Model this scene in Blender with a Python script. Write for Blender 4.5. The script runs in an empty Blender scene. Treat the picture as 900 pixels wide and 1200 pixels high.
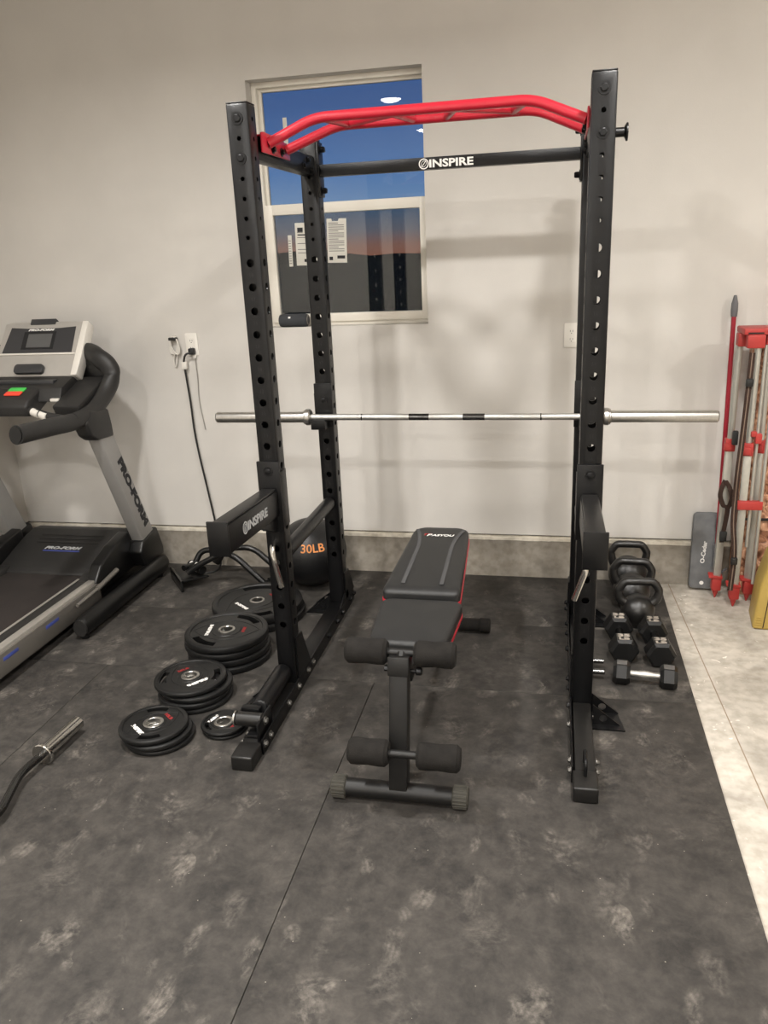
import bpy, bmesh, math, random
from mathutils import Vector, Matrix, Euler
random.seed(7)
PI = math.pi
V = Vector
scene = bpy.context.scene
COL = scene.collection

# ------------------------------------------------------------------ materials
def lin(c):
    return tuple(((v/255)/12.92 if v/255 <= .04045 else ((v/255+.055)/1.055)**2.4) for v in c)

def mat(name, rgb, rough=.5, metal=0., spec=.5, noise=0., nscale=20., bump=0., bscale=200., coat=0., rough_var=0.):
    m = bpy.data.materials.new(name); m.use_nodes = True
    nt = m.node_tree; b = nt.nodes['Principled BSDF']
    c = lin(rgb)
    b.inputs['Base Color'].default_value = (*c, 1)
    b.inputs['Roughness'].default_value = rough
    b.inputs['Metallic'].default_value = metal
    b.inputs['Specular IOR Level'].default_value = spec
    b.inputs['Coat Weight'].default_value = coat
    if noise or bump or rough_var:
        tc = nt.nodes.new('ShaderNodeTexCoord')
    if noise or rough_var:
        n = nt.nodes.new('ShaderNodeTexNoise'); n.inputs['Scale'].default_value = nscale
        n.inputs['Detail'].default_value = 6
        nt.links.new(tc.outputs['Object'], n.inputs['Vector'])
        if noise:
            r = nt.nodes.new('ShaderNodeValToRGB')
            r.color_ramp.elements[0].position = .3; r.color_ramp.elements[1].position = .7
            r.color_ramp.elements[0].color = (*[v*(1-noise) for v in c], 1)
            r.color_ramp.elements[1].color = (*[min(1, v*(1+noise)) for v in c], 1)
            nt.links.new(n.outputs['Fac'], r.inputs['Fac'])
            nt.links.new(r.outputs['Color'], b.inputs['Base Color'])
        if rough_var:
            mr = nt.nodes.new('ShaderNodeMapRange')
            mr.inputs['To Min'].default_value = rough-rough_var; mr.inputs['To Max'].default_value = rough+rough_var
            nt.links.new(n.outputs['Fac'], mr.inputs['Value']); nt.links.new(mr.outputs['Result'], b.inputs['Roughness'])
    if bump:
        n2 = nt.nodes.new('ShaderNodeTexNoise'); n2.inputs['Scale'].default_value = bscale
        n2.inputs['Detail'].default_value = 4
        nt.links.new(tc.outputs['Object'], n2.inputs['Vector'])
        bp = nt.nodes.new('ShaderNodeBump'); bp.inputs['Strength'].default_value = bump; bp.inputs['Distance'].default_value = .002
        nt.links.new(n2.outputs['Fac'], bp.inputs['Height']); nt.links.new(bp.outputs['Normal'], b.inputs['Normal'])
    return m

M = {}
M['rack'] = mat('rack_powder_coat', (11, 11, 12), .33, 0, .33, noise=.12, nscale=30, bump=.25, bscale=500)
M['rack_foot'] = mat('rack_foot_plastic', (22, 21, 20), .4, 0, .45, noise=.15, nscale=12)
M['bolt'] = mat('black_bolt', (28, 28, 29), .35, .6)
M['zinc'] = mat('zinc_bolt', (104, 102, 98), .4, .8)
M['chrome'] = mat('chrome', (205, 203, 198), .16, 1, rough_var=.05, nscale=60)
M['steel'] = mat('brushed_steel', (188, 186, 182), .3, 1, noise=.08, nscale=80)
M['knurl'] = mat('knurled_steel', (205, 204, 200), .42, 1, bump=.5, bscale=900)
M['dark_steel'] = mat('smooth_bar_ring', (92, 92, 92), .22, 1)  # on the barbell bands this tone carries their dark reflection
M['red_paint'] = mat('red_gloss_paint', (178, 27, 46), .32, 0, .5, noise=.05, nscale=10, coat=.25)
M['red_plastic'] = mat('red_plastic', (172, 56, 52), .45, 0, .4, noise=.08, nscale=15)
M['white_print'] = mat('white_print', (232, 230, 226), .6)
M['grey_print'] = mat('grey_print', (165, 166, 166), .6)
M['red_print'] = mat('red_print', (138, 32, 34), .6)
M['etched'] = mat('etched_number', (14, 14, 15), .7)
M['rubber'] = mat('plate_rubber', (18, 18, 18), .42, 0, .42, noise=.15, nscale=25, bump=.2, bscale=350)
M['vinyl'] = mat('black_vinyl', (33, 33, 33), .45, 0, .45, noise=.1, nscale=14, bump=.3, bscale=600)
M['vinyl_stripe'] = mat('grey_vinyl_stripe', (68, 68, 69), .55, 0, .4, bump=.2, bscale=600)
M['foam'] = mat('black_foam', (30, 28, 26), .9, 0, .2, noise=.25, nscale=25, bump=.6, bscale=300)
M['bench_steel'] = mat('bench_steel', (18, 17, 16), .48, 0, .4, noise=.12, nscale=30)
M['cap'] = mat('bench_end_cap', (62, 60, 54), .7, 0, .3, noise=.1, nscale=30)
M['iron'] = mat('kettlebell_iron', (24, 23, 22), .34, .1, .7, noise=.2, nscale=18, bump=.3, bscale=250)
M['worn'] = mat('worn_lettering', (158, 150, 140), .7, 0, .3, noise=.35, nscale=60)
M['grey_label'] = mat('moulded_label', (92, 90, 88), .6, 0, .4, noise=.15, nscale=60)
M['ball'] = mat('ball_rubber', (17, 17, 18), .42, 0, .5, noise=.15, nscale=15, bump=.4, bscale=120)
M['orange_print'] = mat('orange_print', (232, 150, 84), .6)
M['tm_silver'] = mat('treadmill_silver', (172, 168, 162), .38, .25, .5, noise=.03, nscale=20)
M['tm_bright'] = mat('treadmill_bright_edge', (226, 222, 214), .3, .2, .5)
M['tm_grey'] = mat('treadmill_grey_upright', (146, 144, 141), .42, .25, .5, noise=.04, nscale=12)
M['tm_black'] = mat('treadmill_black_plastic', (36, 35, 34), .5, 0, .45, noise=.15, nscale=9, bump=.3, bscale=400)
M['tm_steel'] = mat('treadmill_black_steel', (11, 11, 11), .34, 0, .45, noise=.15, nscale=10)
M['tm_belt'] = mat('treadmill_belt', (44, 39, 37), .75, 0, .3, noise=.18, nscale=6, bump=.3, bscale=500)
M['tm_rail'] = mat('rail_aluminium', (205, 200, 192), .32, .7, noise=.05, nscale=40)
M['tm_side'] = mat('treadmill_side_grey', (112, 108, 102), .45, .4, noise=.06, nscale=15)
M['tm_panel'] = mat('console_dark_panel', (50, 50, 52), .35, 0, .5)
M['tm_screen'] = mat('console_screen', (82, 82, 82), .3, 0, .5)
M['blue_print'] = mat('blue_print', (62, 74, 142), .5)
M['green_btn'] = mat('green_button', (72, 196, 84), .5)
M['red_btn'] = mat('red_button', (238, 74, 52), .5)
M['white_plastic'] = mat('white_plastic', (226, 222, 214), .4, 0, .5)
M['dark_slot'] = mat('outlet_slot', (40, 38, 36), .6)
M['cord'] = mat('black_cord', (24, 24, 24), .5)
M['white_cord'] = mat('white_cord', (214, 210, 202), .5)
M['grey_cord'] = mat('grey_cord', (150, 146, 140), .5)
M['speaker'] = mat('speaker_fabric', (62, 64, 67), .8, 0, .3, bump=.6, bscale=800)
M['paper'] = mat('paper', (214, 211, 202), .8, 0, .2, noise=.03, nscale=12)
M['ink'] = mat('printed_ink', (96, 94, 92), .8)
M['ink_dark'] = mat('printed_ink_dark', (40, 40, 42), .8)
M['alu'] = mat('tripod_aluminium', (188, 186, 178), .38, .6, noise=.05, nscale=30)
M['strap'] = mat('strap_webbing', (58, 44, 38), .85, 0, .2, noise=.2, nscale=80)
M['strap_line'] = mat('strap_edge_stitch', (128, 108, 94), .85)
M['mop_pole'] = mat('mop_pole_red', (150, 28, 44), .35, 0, .5)
M['mop_grip'] = mat('mop_grip_grey', (92, 92, 94), .6)
M['mop_grey'] = mat('mop_head_grey', (106, 107, 108), .6, 0, .4, noise=.2, nscale=18)
M['case'] = mat('yellow_case_plastic', (172, 146, 76), .45, 0, .45, noise=.08, nscale=8)
M['vinyl_frame'] = mat('window_vinyl', (226, 221, 210), .45, 0, .4)

def paint_material(name, rgb, scale=3., amt=.035, rough=.75):
    m = mat(name, rgb, rough, 0, .25, noise=amt, nscale=scale, bump=.25, bscale=180)
    return m
M['paint'] = paint_material('wall_paint', (205, 201, 195))
M['ceiling'] = paint_material('ceiling_paint', (214, 210, 202))

def concrete(name, rgb, joint=False):
    m = bpy.data.materials.new(name); m.use_nodes = True
    nt = m.node_tree; L = nt.links; b = nt.nodes['Principled BSDF']; N = nt.nodes.new
    b.inputs['Roughness'].default_value = .8; b.inputs['Specular IOR Level'].default_value = .25
    tc = N('ShaderNodeTexCoord')
    n1 = N('ShaderNodeTexNoise'); n1.inputs['Scale'].default_value = 3.2; n1.inputs['Detail'].default_value = 8; n1.inputs['Distortion'].default_value = 1.2
    n2 = N('ShaderNodeTexNoise'); n2.inputs['Scale'].default_value = 26; n2.inputs['Detail'].default_value = 8
    for n in (n1, n2): L.new(tc.outputs['Object'], n.inputs['Vector'])
    c = lin(rgb)
    r = N('ShaderNodeValToRGB'); e = r.color_ramp.elements
    e[0].position = .3; e[0].color = (*[v*.72 for v in c], 1); e[1].position = .68; e[1].color = (*[min(1, v*1.12) for v in c], 1)
    L.new(n1.outputs['Fac'], r.inputs['Fac'])
    r2 = N('ShaderNodeValToRGB'); e = r2.color_ramp.elements
    e[0].position = .35; e[0].color = (.78, .77, .75, 1); e[1].position = .6; e[1].color = (1, 1, 1, 1)
    L.new(n2.outputs['Fac'], r2.inputs['Fac'])
    mx = N('ShaderNodeMixRGB'); mx.blend_type = 'MULTIPLY'; mx.inputs['Fac'].default_value = 1
    L.new(r.outputs['Color'], mx.inputs['Color1']); L.new(r2.outputs['Color'], mx.inputs['Color2'])
    out = mx
    if joint:
        # pale plaster splashes
        n3 = N('ShaderNodeTexNoise'); n3.inputs['Scale'].default_value = 14; n3.inputs['Detail'].default_value = 3; n3.inputs['Distortion'].default_value = 2
        L.new(tc.outputs['Object'], n3.inputs['Vector'])
        r3 = N('ShaderNodeValToRGB'); e = r3.color_ramp.elements; e[0].position = .68; e[0].color = (0, 0, 0, 1); e[1].position = .72; e[1].color = (1, 1, 1, 1)
        L.new(n3.outputs['Fac'], r3.inputs['Fac'])
        mw = N('ShaderNodeMixRGB'); mw.inputs['Color2'].default_value = (*lin((226, 220, 210)), 1)
        L.new(r3.outputs['Color'], mw.inputs['Fac']); L.new(out.outputs['Color'], mw.inputs['Color1'])
        # hairline saw joint running along y at x about 1.07
        sp = N('ShaderNodeSeparateXYZ'); L.new(tc.outputs['Object'], sp.inputs[0])
        ma = N('ShaderNodeMath'); ma.operation = 'MULTIPLY'; ma.inputs[1].default_value = -.045; L.new(sp.outputs['Y'], ma.inputs[0])
        ad = N('ShaderNodeMath'); ad.operation = 'SUBTRACT'; L.new(sp.outputs['X'], ad.inputs[0]); L.new(ma.outputs[0], ad.inputs[1])
        sb = N('ShaderNodeMath'); sb.operation = 'SUBTRACT'; sb.inputs[1].default_value = 1.111; L.new(ad.outputs[0], sb.inputs[0])
        ab = N('ShaderNodeMath'); ab.operation = 'ABSOLUTE'; L.new(sb.outputs[0], ab.inputs[0])
        lt = N('ShaderNodeMath'); lt.operation = 'LESS_THAN'; lt.inputs[1].default_value = .0022; L.new(ab.outputs[0], lt.inputs[0])
        mj = N('ShaderNodeMixRGB'); mj.inputs['Color2'].default_value = (*lin((140, 124, 106)), 1)
        L.new(lt.outputs[0], mj.inputs['Fac']); L.new(mw.outputs['Color'], mj.inputs['Color1'])
        out = mj
    L.new(out.outputs['Color'], b.inputs['Base Color'])
    bp = N('ShaderNodeBump'); bp.inputs['Strength'].default_value = .3; bp.inputs['Distance'].default_value = .004
    L.new(n2.outputs['Fac'], bp.inputs['Height']); L.new(bp.outputs['Normal'], b.inputs['Normal'])
    return m
M['slab'] = concrete('concrete_slab', (194, 187, 176), True)
M['stem'] = concrete('concrete_stem_wall', (158, 151, 140))
M['ledge'] = concrete('plaster_ledge', (240, 233, 218))

def mat_rubber():
    m = bpy.data.materials.new('floor_rubber'); m.use_nodes = True
    nt = m.node_tree; L = nt.links; b = nt.nodes['Principled BSDF']; N = nt.nodes.new
    b.inputs['Roughness'].default_value = .72; b.inputs['Specular IOR Level'].default_value = .35
    tc = N('ShaderNodeTexCoord')
    # warped coordinate
    nw = N('ShaderNodeTexNoise'); nw.inputs['Scale'].default_value = 5; nw.inputs['Detail'].default_value = 3
    L.new(tc.outputs['Object'], nw.inputs['Vector'])
    sc = N('ShaderNodeVectorMath'); sc.operation = 'SCALE'; sc.inputs['Scale'].default_value = .1; L.new(nw.outputs['Color'], sc.inputs[0])
    wa = N('ShaderNodeVectorMath'); wa.operation = 'ADD'; L.new(tc.outputs['Object'], wa.inputs[0]); L.new(sc.outputs[0], wa.inputs[1])
    # scuffed shoe marks: cells, only some of them dusty
    def scuffs(scale, rot, thr, lo, hi):
        mp = N('ShaderNodeMapping'); mp.inputs['Rotation'].default_value = (0, 0, rot); mp.inputs['Scale'].default_value = (1, .55, 1)
        L.new(wa.outputs[0], mp.inputs['Vector'])
        vo = N('ShaderNodeTexVoronoi'); vo.inputs['Scale'].default_value = scale; L.new(mp.outputs[0], vo.inputs['Vector'])
        rr = N('ShaderNodeValToRGB'); e = rr.color_ramp.elements; e[0].position = lo; e[0].color = (1, 1, 1, 1); e[1].position = hi; e[1].color = (0, 0, 0, 1)
        L.new(vo.outputs['Distance'], rr.inputs['Fac'])
        sp = N('ShaderNodeSeparateColor'); L.new(vo.outputs['Color'], sp.inputs[0])
        gt = N('ShaderNodeMapRange'); gt.inputs['From Min'].default_value = thr; gt.inputs['From Max'].default_value = 1.0
        L.new(sp.outputs['Red'], gt.inputs['Value'])
        mu = N('ShaderNodeMath'); mu.operation = 'MULTIPLY'; L.new(rr.outputs['Color'], mu.inputs[0]); L.new(gt.outputs[0], mu.inputs[1])
        # sole tread inside the mark
        wv = N('ShaderNodeTexWave'); wv.inputs['Scale'].default_value = 22; wv.inputs['Distortion'].default_value = 4; wv.inputs['Detail'].default_value = 3
        L.new(mp.outputs[0], wv.inputs['Vector'])
        wr = N('ShaderNodeMapRange'); wr.inputs['To Min'].default_value = .5; wr.inputs['To Max'].default_value = 1; L.new(wv.outputs['Fac'], wr.inputs['Value'])
        m2 = N('ShaderNodeMath'); m2.operation = 'MULTIPLY'; L.new(mu.outputs[0], m2.inputs[0]); L.new(wr.outputs[0], m2.inputs[1])
        return m2
    s1 = scuffs(9, .5, .55, .22, .38); s2 = scuffs(15, -.7, .35, .15, .38); s3 = scuffs(7, 1.3, .4, .12, .46)
    a1 = N('ShaderNodeMath'); a1.operation = 'ADD'; L.new(s1.outputs[0], a1.inputs[0]); L.new(s2.outputs[0], a1.inputs[1])
    a3 = N('ShaderNodeMath'); a3.operation = 'ADD'; L.new(a1.outputs[0], a3.inputs[0]); L.new(s3.outputs[0], a3.inputs[1])
    a2 = N('ShaderNodeMath'); a2.operation = 'ADD'; a2.inputs[1].default_value = .16; L.new(a3.outputs[0], a2.inputs[0])
    nf = N('ShaderNodeTexNoise'); nf.inputs['Scale'].default_value = 26; nf.inputs['Detail'].default_value = 12; nf.inputs['Roughness'].default_value = .7
    L.new(wa.outputs[0], nf.inputs['Vector'])
    fr = N('ShaderNodeMapRange'); fr.inputs['From Min'].default_value = .4; fr.inputs['From Max'].default_value = .7; L.new(nf.outputs['Fac'], fr.inputs['Value'])
    mm = N('ShaderNodeMath'); mm.operation = 'MULTIPLY'; L.new(a2.outputs[0], mm.inputs[0]); L.new(fr.outputs[0], mm.inputs[1])
    nl = N('ShaderNodeTexNoise'); nl.inputs['Scale'].default_value = 6; nl.inputs['Detail'].default_value = 12; nl.inputs['Roughness'].default_value = .68; L.new(tc.outputs['Object'], nl.inputs['Vector'])
    lr = N('ShaderNodeMapRange'); lr.inputs['From Min'].default_value = .38; lr.inputs['From Max'].default_value = .72; lr.inputs['To Max'].default_value = .22
    L.new(nl.outputs['Fac'], lr.inputs['Value'])
    tot = N('ShaderNodeMath'); tot.operation = 'MULTIPLY_ADD'; tot.use_clamp = True; tot.inputs[1].default_value = .95
    L.new(mm.outputs[0], tot.inputs[0]); L.new(lr.outputs[0], tot.inputs[2])
    mx = N('ShaderNodeMixRGB'); mx.inputs['Color1'].default_value = (*lin((40, 38, 36)), 1); mx.inputs['Color2'].default_value = (*lin((116, 110, 103)), 1)
    L.new(tot.outputs[0], mx.inputs['Fac'])
    # white crumbs
    vs = N('ShaderNodeTexVoronoi'); vs.inputs['Scale'].default_value = 55; L.new(tc.outputs['Object'], vs.inputs['Vector'])
    ls = N('ShaderNodeMath'); ls.operation = 'LESS_THAN'; ls.inputs[1].default_value = .10; L.new(vs.outputs['Distance'], ls.inputs[0])
    sp2 = N('ShaderNodeSeparateColor'); L.new(vs.outputs['Color'], sp2.inputs[0])
    g2 = N('ShaderNodeMath'); g2.operation = 'GREATER_THAN'; g2.inputs[1].default_value = .95; L.new(sp2.outputs['Green'], g2.inputs[0])
    m3 = N('ShaderNodeMath'); m3.operation = 'MULTIPLY'; L.new(ls.outputs[0], m3.inputs[0]); L.new(g2.outputs[0], m3.inputs[1])
    mx2 = N('ShaderNodeMixRGB'); mx2.inputs['Color2'].default_value = (*lin((120, 114, 106)), 1)
    L.new(m3.outputs[0], mx2.inputs['Fac']); L.new(mx.outputs[0], mx2.inputs['Color1'])
    L.new(mx2.outputs[0], b.inputs['Base Color'])
    bp = N('ShaderNodeBump'); bp.inputs['Strength'].default_value = .25; bp.inputs['Distance'].default_value = .002
    L.new(nf.outputs['Fac'], bp.inputs['Height']); L.new(bp.outputs['Normal'], b.inputs['Normal'])
    return m
M['mat'] = mat_rubber()

def glass(name, ior=1.32):
    m = bpy.data.materials.new(name); m.use_nodes = True
    nt = m.node_tree; nt.nodes.clear(); N = nt.nodes.new; L = nt.links
    o = N('ShaderNodeOutputMaterial'); t = N('ShaderNodeBsdfTransparent'); g = N('ShaderNodeBsdfGlossy'); x = N('ShaderNodeMixShader'); f = N('ShaderNodeFresnel')
    t.inputs['Color'].default_value = (.97, .985, .98, 1); g.inputs['Roughness'].default_value = .0; f.inputs['IOR'].default_value = ior
    L.new(f.outputs[0], x.inputs[0]); L.new(t.outputs[0], x.inputs[1]); L.new(g.outputs[0], x.inputs[2]); L.new(x.outputs[0], o.inputs[0])
    return m
M['glass'] = glass('window_glass'); M['glass_low'] = glass('lower_window_glass', 1.46)
def screen_mat():
    m = bpy.data.materials.new('insect_screen_mesh'); m.use_nodes = True
    nt = m.node_tree; nt.nodes.clear(); N = nt.nodes.new; L = nt.links
    o = N('ShaderNodeOutputMaterial'); t = N('ShaderNodeBsdfTransparent'); g = N('ShaderNodeBsdfDiffuse'); x = N('ShaderNodeMixShader')
    g.inputs['Color'].default_value = (.02, .022, .022, 1); x.inputs[0].default_value = .42
    L.new(t.outputs[0], x.inputs[1]); L.new(g.outputs[0], x.inputs[2]); L.new(x.outputs[0], o.inputs[0])
    return m
M['screen'] = screen_mat()
def emit(name, rgb, s):
    m = bpy.data.materials.new(name); m.use_nodes = True
    b = m.node_tree.nodes['Principled BSDF']; b.inputs['Emission Color'].default_value = (*rgb, 1); b.inputs['Emission Strength'].default_value = s
    return m
M['lens'] = emit('downlight_lens', (1, .94, .87), 45)
def insulation():
    m = bpy.data.materials.new('kraft_insulation'); m.use_nodes = True
    nt = m.node_tree; L = nt.links; b = nt.nodes['Principled BSDF']; N = nt.nodes.new
    tc = N('ShaderNodeTexCoord'); n = N('ShaderNodeTexNoise'); n.inputs['Scale'].default_value = 16; n.inputs['Detail'].default_value = 9; n.inputs['Distortion'].default_value = 2.2
    L.new(tc.outputs['Object'], n.inputs['Vector'])
    r = N('ShaderNodeValToRGB'); e = r.color_ramp.elements
    e[0].position = .36; e[0].color = (*lin((112, 72, 50)), 1); e[1].position = .62; e[1].color = (*lin((214, 168, 136)), 1)
    x = e.new(.5); x.color = (*lin((176, 126, 96)), 1)
    L.new(n.outputs['Fac'], r.inputs['Fac']); L.new(r.outputs[0], b.inputs['Base Color'])
    b.inputs['Roughness'].default_value = .4
    bp = N('ShaderNodeBump'); bp.inputs['Strength'].default_value = .9; bp.inputs['Distance'].default_value = .02
    L.new(n.outputs['Fac'], bp.inputs['Height']); L.new(bp.outputs['Normal'], b.inputs['Normal'])
    return m
M['insul'] = insulation()
M['hill'] = mat('dark_hill', (26, 32, 30), .95, 0, .1, noise=.2, nscale=.05)
M['ground'] = mat('dark_ground', (24, 30, 28), .95, 0, .1, noise=.2, nscale=.2)

# ------------------------------------------------------------------ mesh helpers
class MB:
    def __init__(s): s.bm = bmesh.new()
    def add(s, bm, mx=None):
        if mx is not None: bm.transform(mx)
        me = bpy.data.meshes.new('tmp'); bm.to_mesh(me); bm.free()
        s.bm.from_mesh(me); bpy.data.meshes.remove(me); return s
    def box(s, lo, hi, bev=0., seg=2, mx=None):
        bm = bmesh.new(); bmesh.ops.create_cube(bm, size=1)
        lo = V(lo); hi = V(hi); c = (lo+hi)/2; d = hi-lo
        for v in bm.verts: v.co = V((v.co.x*d.x, v.co.y*d.y, v.co.z*d.z))+c
        if bev: bmesh.ops.bevel(bm, geom=list(bm.edges), offset=bev, segments=seg, profile=.5, affect='EDGES')
        return s.add(bm, mx)
    def cyl(s, p0, p1, r, r2=None, seg=28, bev=0.):
        p0 = V(p0); p1 = V(p1); d = p1-p0; L = d.length
        r2 = r if r2 is None else r2
        if bev: return s.lathe([(0, 0), (r-bev, 0), (r, bev), (r2, L-bev), (r2-bev, L), (0, L)], seg, frame(p0, d))
        return s.lathe([(0, 0), (r, 0), (r2, L), (0, L)], seg, frame(p0, d))
    def lathe(s, prof, seg=40, mx=None):
        """profile (r, z) from axis to axis or a closed ring when it never touches r=0"""
        bm = bmesh.new(); closed = all(p[0] > 1e-6 for p in prof)
        rings = []
        for r, z in prof:
            if r < 1e-6: rings.append([bm.verts.new((0, 0, z))])
            else: rings.append([bm.verts.new((r*math.cos(2*PI*i/seg), r*math.sin(2*PI*i/seg), z)) for i in range(seg)])
        n = len(rings)
        for k in range(n if closed else n-1):
            a = rings[k]; b = rings[(k+1) % n]
            for i in range(seg):
                j = (i+1) % seg
                if len(a) == 1 and len(b) == 1: continue
                if len(a) == 1: f = (a[0], b[j], b[i])
                elif len(b) == 1: f = (a[i], a[j], b[0])
                else: f = (a[i], a[j], b[j], b[i])
                try: bm.faces.new(f)
                except ValueError: pass
        bmesh.ops.recalc_face_normals(bm, faces=bm.faces)
        return s.add(bm, mx)
    def prism(s, poly, h0, h1, mx=None, bev=0., seg=2):
        """2-D polygon (u, v) extruded along the local z from h0 to h1"""
        bm = bmesh.new()
        a = [bm.verts.new((u, v, h0)) for u, v in poly]; b = [bm.verts.new((u, v, h1)) for u, v in poly]
        n = len(poly)
        bm.faces.new(list(reversed(a))); bm.faces.new(b)
        for i in range(n): bm.faces.new((a[i], a[(i+1) % n], b[(i+1) % n], b[i]))
        bmesh.ops.recalc_face_normals(bm, faces=bm.faces)
        if bev: bmesh.ops.bevel(bm, geom=list(bm.edges), offset=bev, segments=seg, profile=.5, affect='EDGES')
        return s.add(bm, mx)
    def tube(s, pts, r, seg=16, ry=None, up=None, closed=False, radii=None):
        pts = [V(p) for p in pts]; n = len(pts); bm = bmesh.new(); rings = []
        ry = r if ry is None else ry
        nrm = None
        for i, p in enumerate(pts):
            if closed: t = (pts[(i+1) % n]-pts[i-1]).normalized()
            else: t = ((pts[min(i+1, n-1)]-pts[max(i-1, 0)])).normalized()
            if up is not None:
                nrm = t.cross(V(up)); nrm.normalize()
            elif nrm is None:
                a = V((0, 0, 1)) if abs(t.z) < .9 else V((1, 0, 0)); nrm = t.cross(a).normalized()
            else:
                nrm = (nrm-t*nrm.dot(t)).normalized()
            bi = t.cross(nrm).normalized(); k = radii[i] if radii else 1.
            rings.append([bm.verts.new(p+nrm*(r*k*math.cos(2*PI*j/seg))+bi*(ry*k*math.sin(2*PI*j/seg))) for j in range(seg)])
        for i in range(n if closed else n-1):
            a = rings[i]; b = rings[(i+1) % n]
            for j in range(seg): bm.faces.new((a[j], a[(j+1) % seg], b[(j+1) % seg], b[j]))
        if not closed:
            bm.faces.new(list(reversed(rings[0]))); bm.faces.new(rings[-1])
        bmesh.ops.recalc_face_normals(bm, faces=bm.faces)
        return s.add(bm)
    def strip(s, pts, w, t, side):
        """flat webbing of width w and thickness t along pts; side = width direction"""
        pts = [V(p) for p in pts]; n = len(pts); side = V(side).normalized(); bm = bmesh.new(); rings = []
        for i, p in enumerate(pts):
            d = (pts[min(i+1, n-1)]-pts[max(i-1, 0)]).normalized(); sd = (side-d*side.dot(d)).normalized(); nn = d.cross(sd).normalized()
            rings.append([bm.verts.new(p+sd*(w/2*a)+nn*(t/2*b)) for a, b in ((-1, -1), (1, -1), (1, 1), (-1, 1))])
        for i in range(n-1):
            for j in range(4): bm.faces.new((rings[i][j], rings[i][(j+1) % 4], rings[i+1][(j+1) % 4], rings[i+1][j]))
        bm.faces.new(list(reversed(rings[0]))); bm.faces.new(rings[-1])
        bmesh.ops.recalc_face_normals(bm, faces=bm.faces)
        return s.add(bm)
    def ball(s, c, r, scale=(1, 1, 1), u=32, v=20, mx=None):
        bm = bmesh.new(); bmesh.ops.create_uvsphere(bm, u_segments=u, v_segments=v, radius=r)
        for q in bm.verts: q.co = V((q.co.x*scale[0], q.co.y*scale[1], q.co.z*scale[2]))+V(c)
        return s.add(bm, mx)
    def text(s, body, mx, height=None, width=None, depth=.0008, bold=0., shear=0., align='CENTER', res=3, space=1.):
        """lettering in the local xy plane of mx, scaled to a cap height and/or width"""
        cu = bpy.data.curves.new('t', 'FONT'); cu.body = body; cu.size = 1; cu.align_x = align; cu.align_y = 'CENTER'
        cu.resolution_u = res; cu.extrude = .001; cu.offset = bold; cu.shear = shear; cu.space_character = space
        o = bpy.data.objects.new('t', cu); COL.objects.link(o)
        dg = bpy.context.evaluated_depsgraph_get(); me = bpy.data.meshes.new_from_object(o.evaluated_get(dg))
        bpy.data.objects.remove(o); bpy.data.curves.remove(cu)
        bm = bmesh.new(); bm.from_mesh(me); bpy.data.meshes.remove(me)
        xs = [v.co.x for v in bm.verts]; ys = [v.co.y for v in bm.verts]
        w = max(xs)-min(xs); h = max(ys)-min(ys); cx = (max(xs)+min(xs))/2; cy = (max(ys)+min(ys))/2
        if align == 'LEFT': cx = min(xs)
        kx = (width/w) if width else height/h; ky = (height/h) if height else kx
        for v in bm.verts: v.co = V(((v.co.x-cx)*kx, (v.co.y-cy)*ky, depth if v.co.z > 0 else -depth*.3))
        return s.add(bm, mx)
    def mesh(s, name, angle=35):
        me = bpy.data.meshes.new(name); s.bm.to_mesh(me); s.bm.free()
        for p in me.polygons: p.use_smooth = True
        me.set_sharp_from_angle(angle=math.radians(angle))
        return me

def frame(p, d):
    """matrix with local z along d at p"""
    return Matrix.Translation(V(p)) @ V(d).to_track_quat('Z', 'Y').to_matrix().to_4x4()
def axes(p, x, y):
    """matrix with local x and y directions at p"""
    x = V(x).normalized(); y = V(y); z = x.cross(y).normalized(); y = z.cross(x).normalized()
    m = Matrix.Identity(4)
    for i in range(3): m[i][0] = x[i]; m[i][1] = y[i]; m[i][2] = z[i]; m[i][3] = p[i]
    return m
YZ = Matrix(((0, 0, 1, 0), (1, 0, 0, 0), (0, 1, 0, 0), (0, 0, 0, 1)))     # prism: (u,v,h) -> (x=h, y=u, z=v)
XZ = Matrix(((1, 0, 0, 0), (0, 0, -1, 0), (0, 1, 0, 0), (0, 0, 0, 1)))    # (u,v,h) -> (x=u, y=-h, z=v)
def at(m, p): return Matrix.Translation(V(p)) @ m

def fillet(pts, rad, n=6):
    """round the corners of a polyline"""
    pts = [V(p) for p in pts]; out = [pts[0]]
    for i in range(1, len(pts)-1):
        a, b, c = pts[i-1], pts[i], pts[i+1]; u = (a-b); w = (c-b)
        k = min(rad, u.length*.48, w.length*.48); p = b+u.normalized()*k; q = b+w.normalized()*k
        for j in range(n+1):
            t = j/n; out.append(p*(1-t)**2+b*2*t*(1-t)+q*t*t)
    out.append(pts[-1]); return out
def smooth(pts, n=8):
    """Catmull-Rom through the points"""
    pts = [V(p) for p in pts]; P = [pts[0]*2-pts[1]]+pts+[pts[-1]*2-pts[-2]]; out = []
    for i in range(1, len(P)-2):
        a, b, c, d = P[i-1:i+3]
        for j in range(n):
            t = j/n; out.append(.5*((2*b)+(c-a)*t+(2*a-5*b+4*c-d)*t*t+(3*b-a-3*c+d)*t**3))
    out.append(pts[-1]); return out
def rrect(w, h, r, n=6, cx=0, cy=0):
    out = []
    for sx, sy, a0 in ((1, 1, 0), (-1, 1, 90), (-1, -1, 180), (1, -1, 270)):
        for j in range(n+1):
            a = math.radians(a0+90*j/n); out.append((cx+sx*(w/2-r)+r*math.cos(a), cy+sy*(h/2-r)+r*math.sin(a)))
    return out

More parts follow.
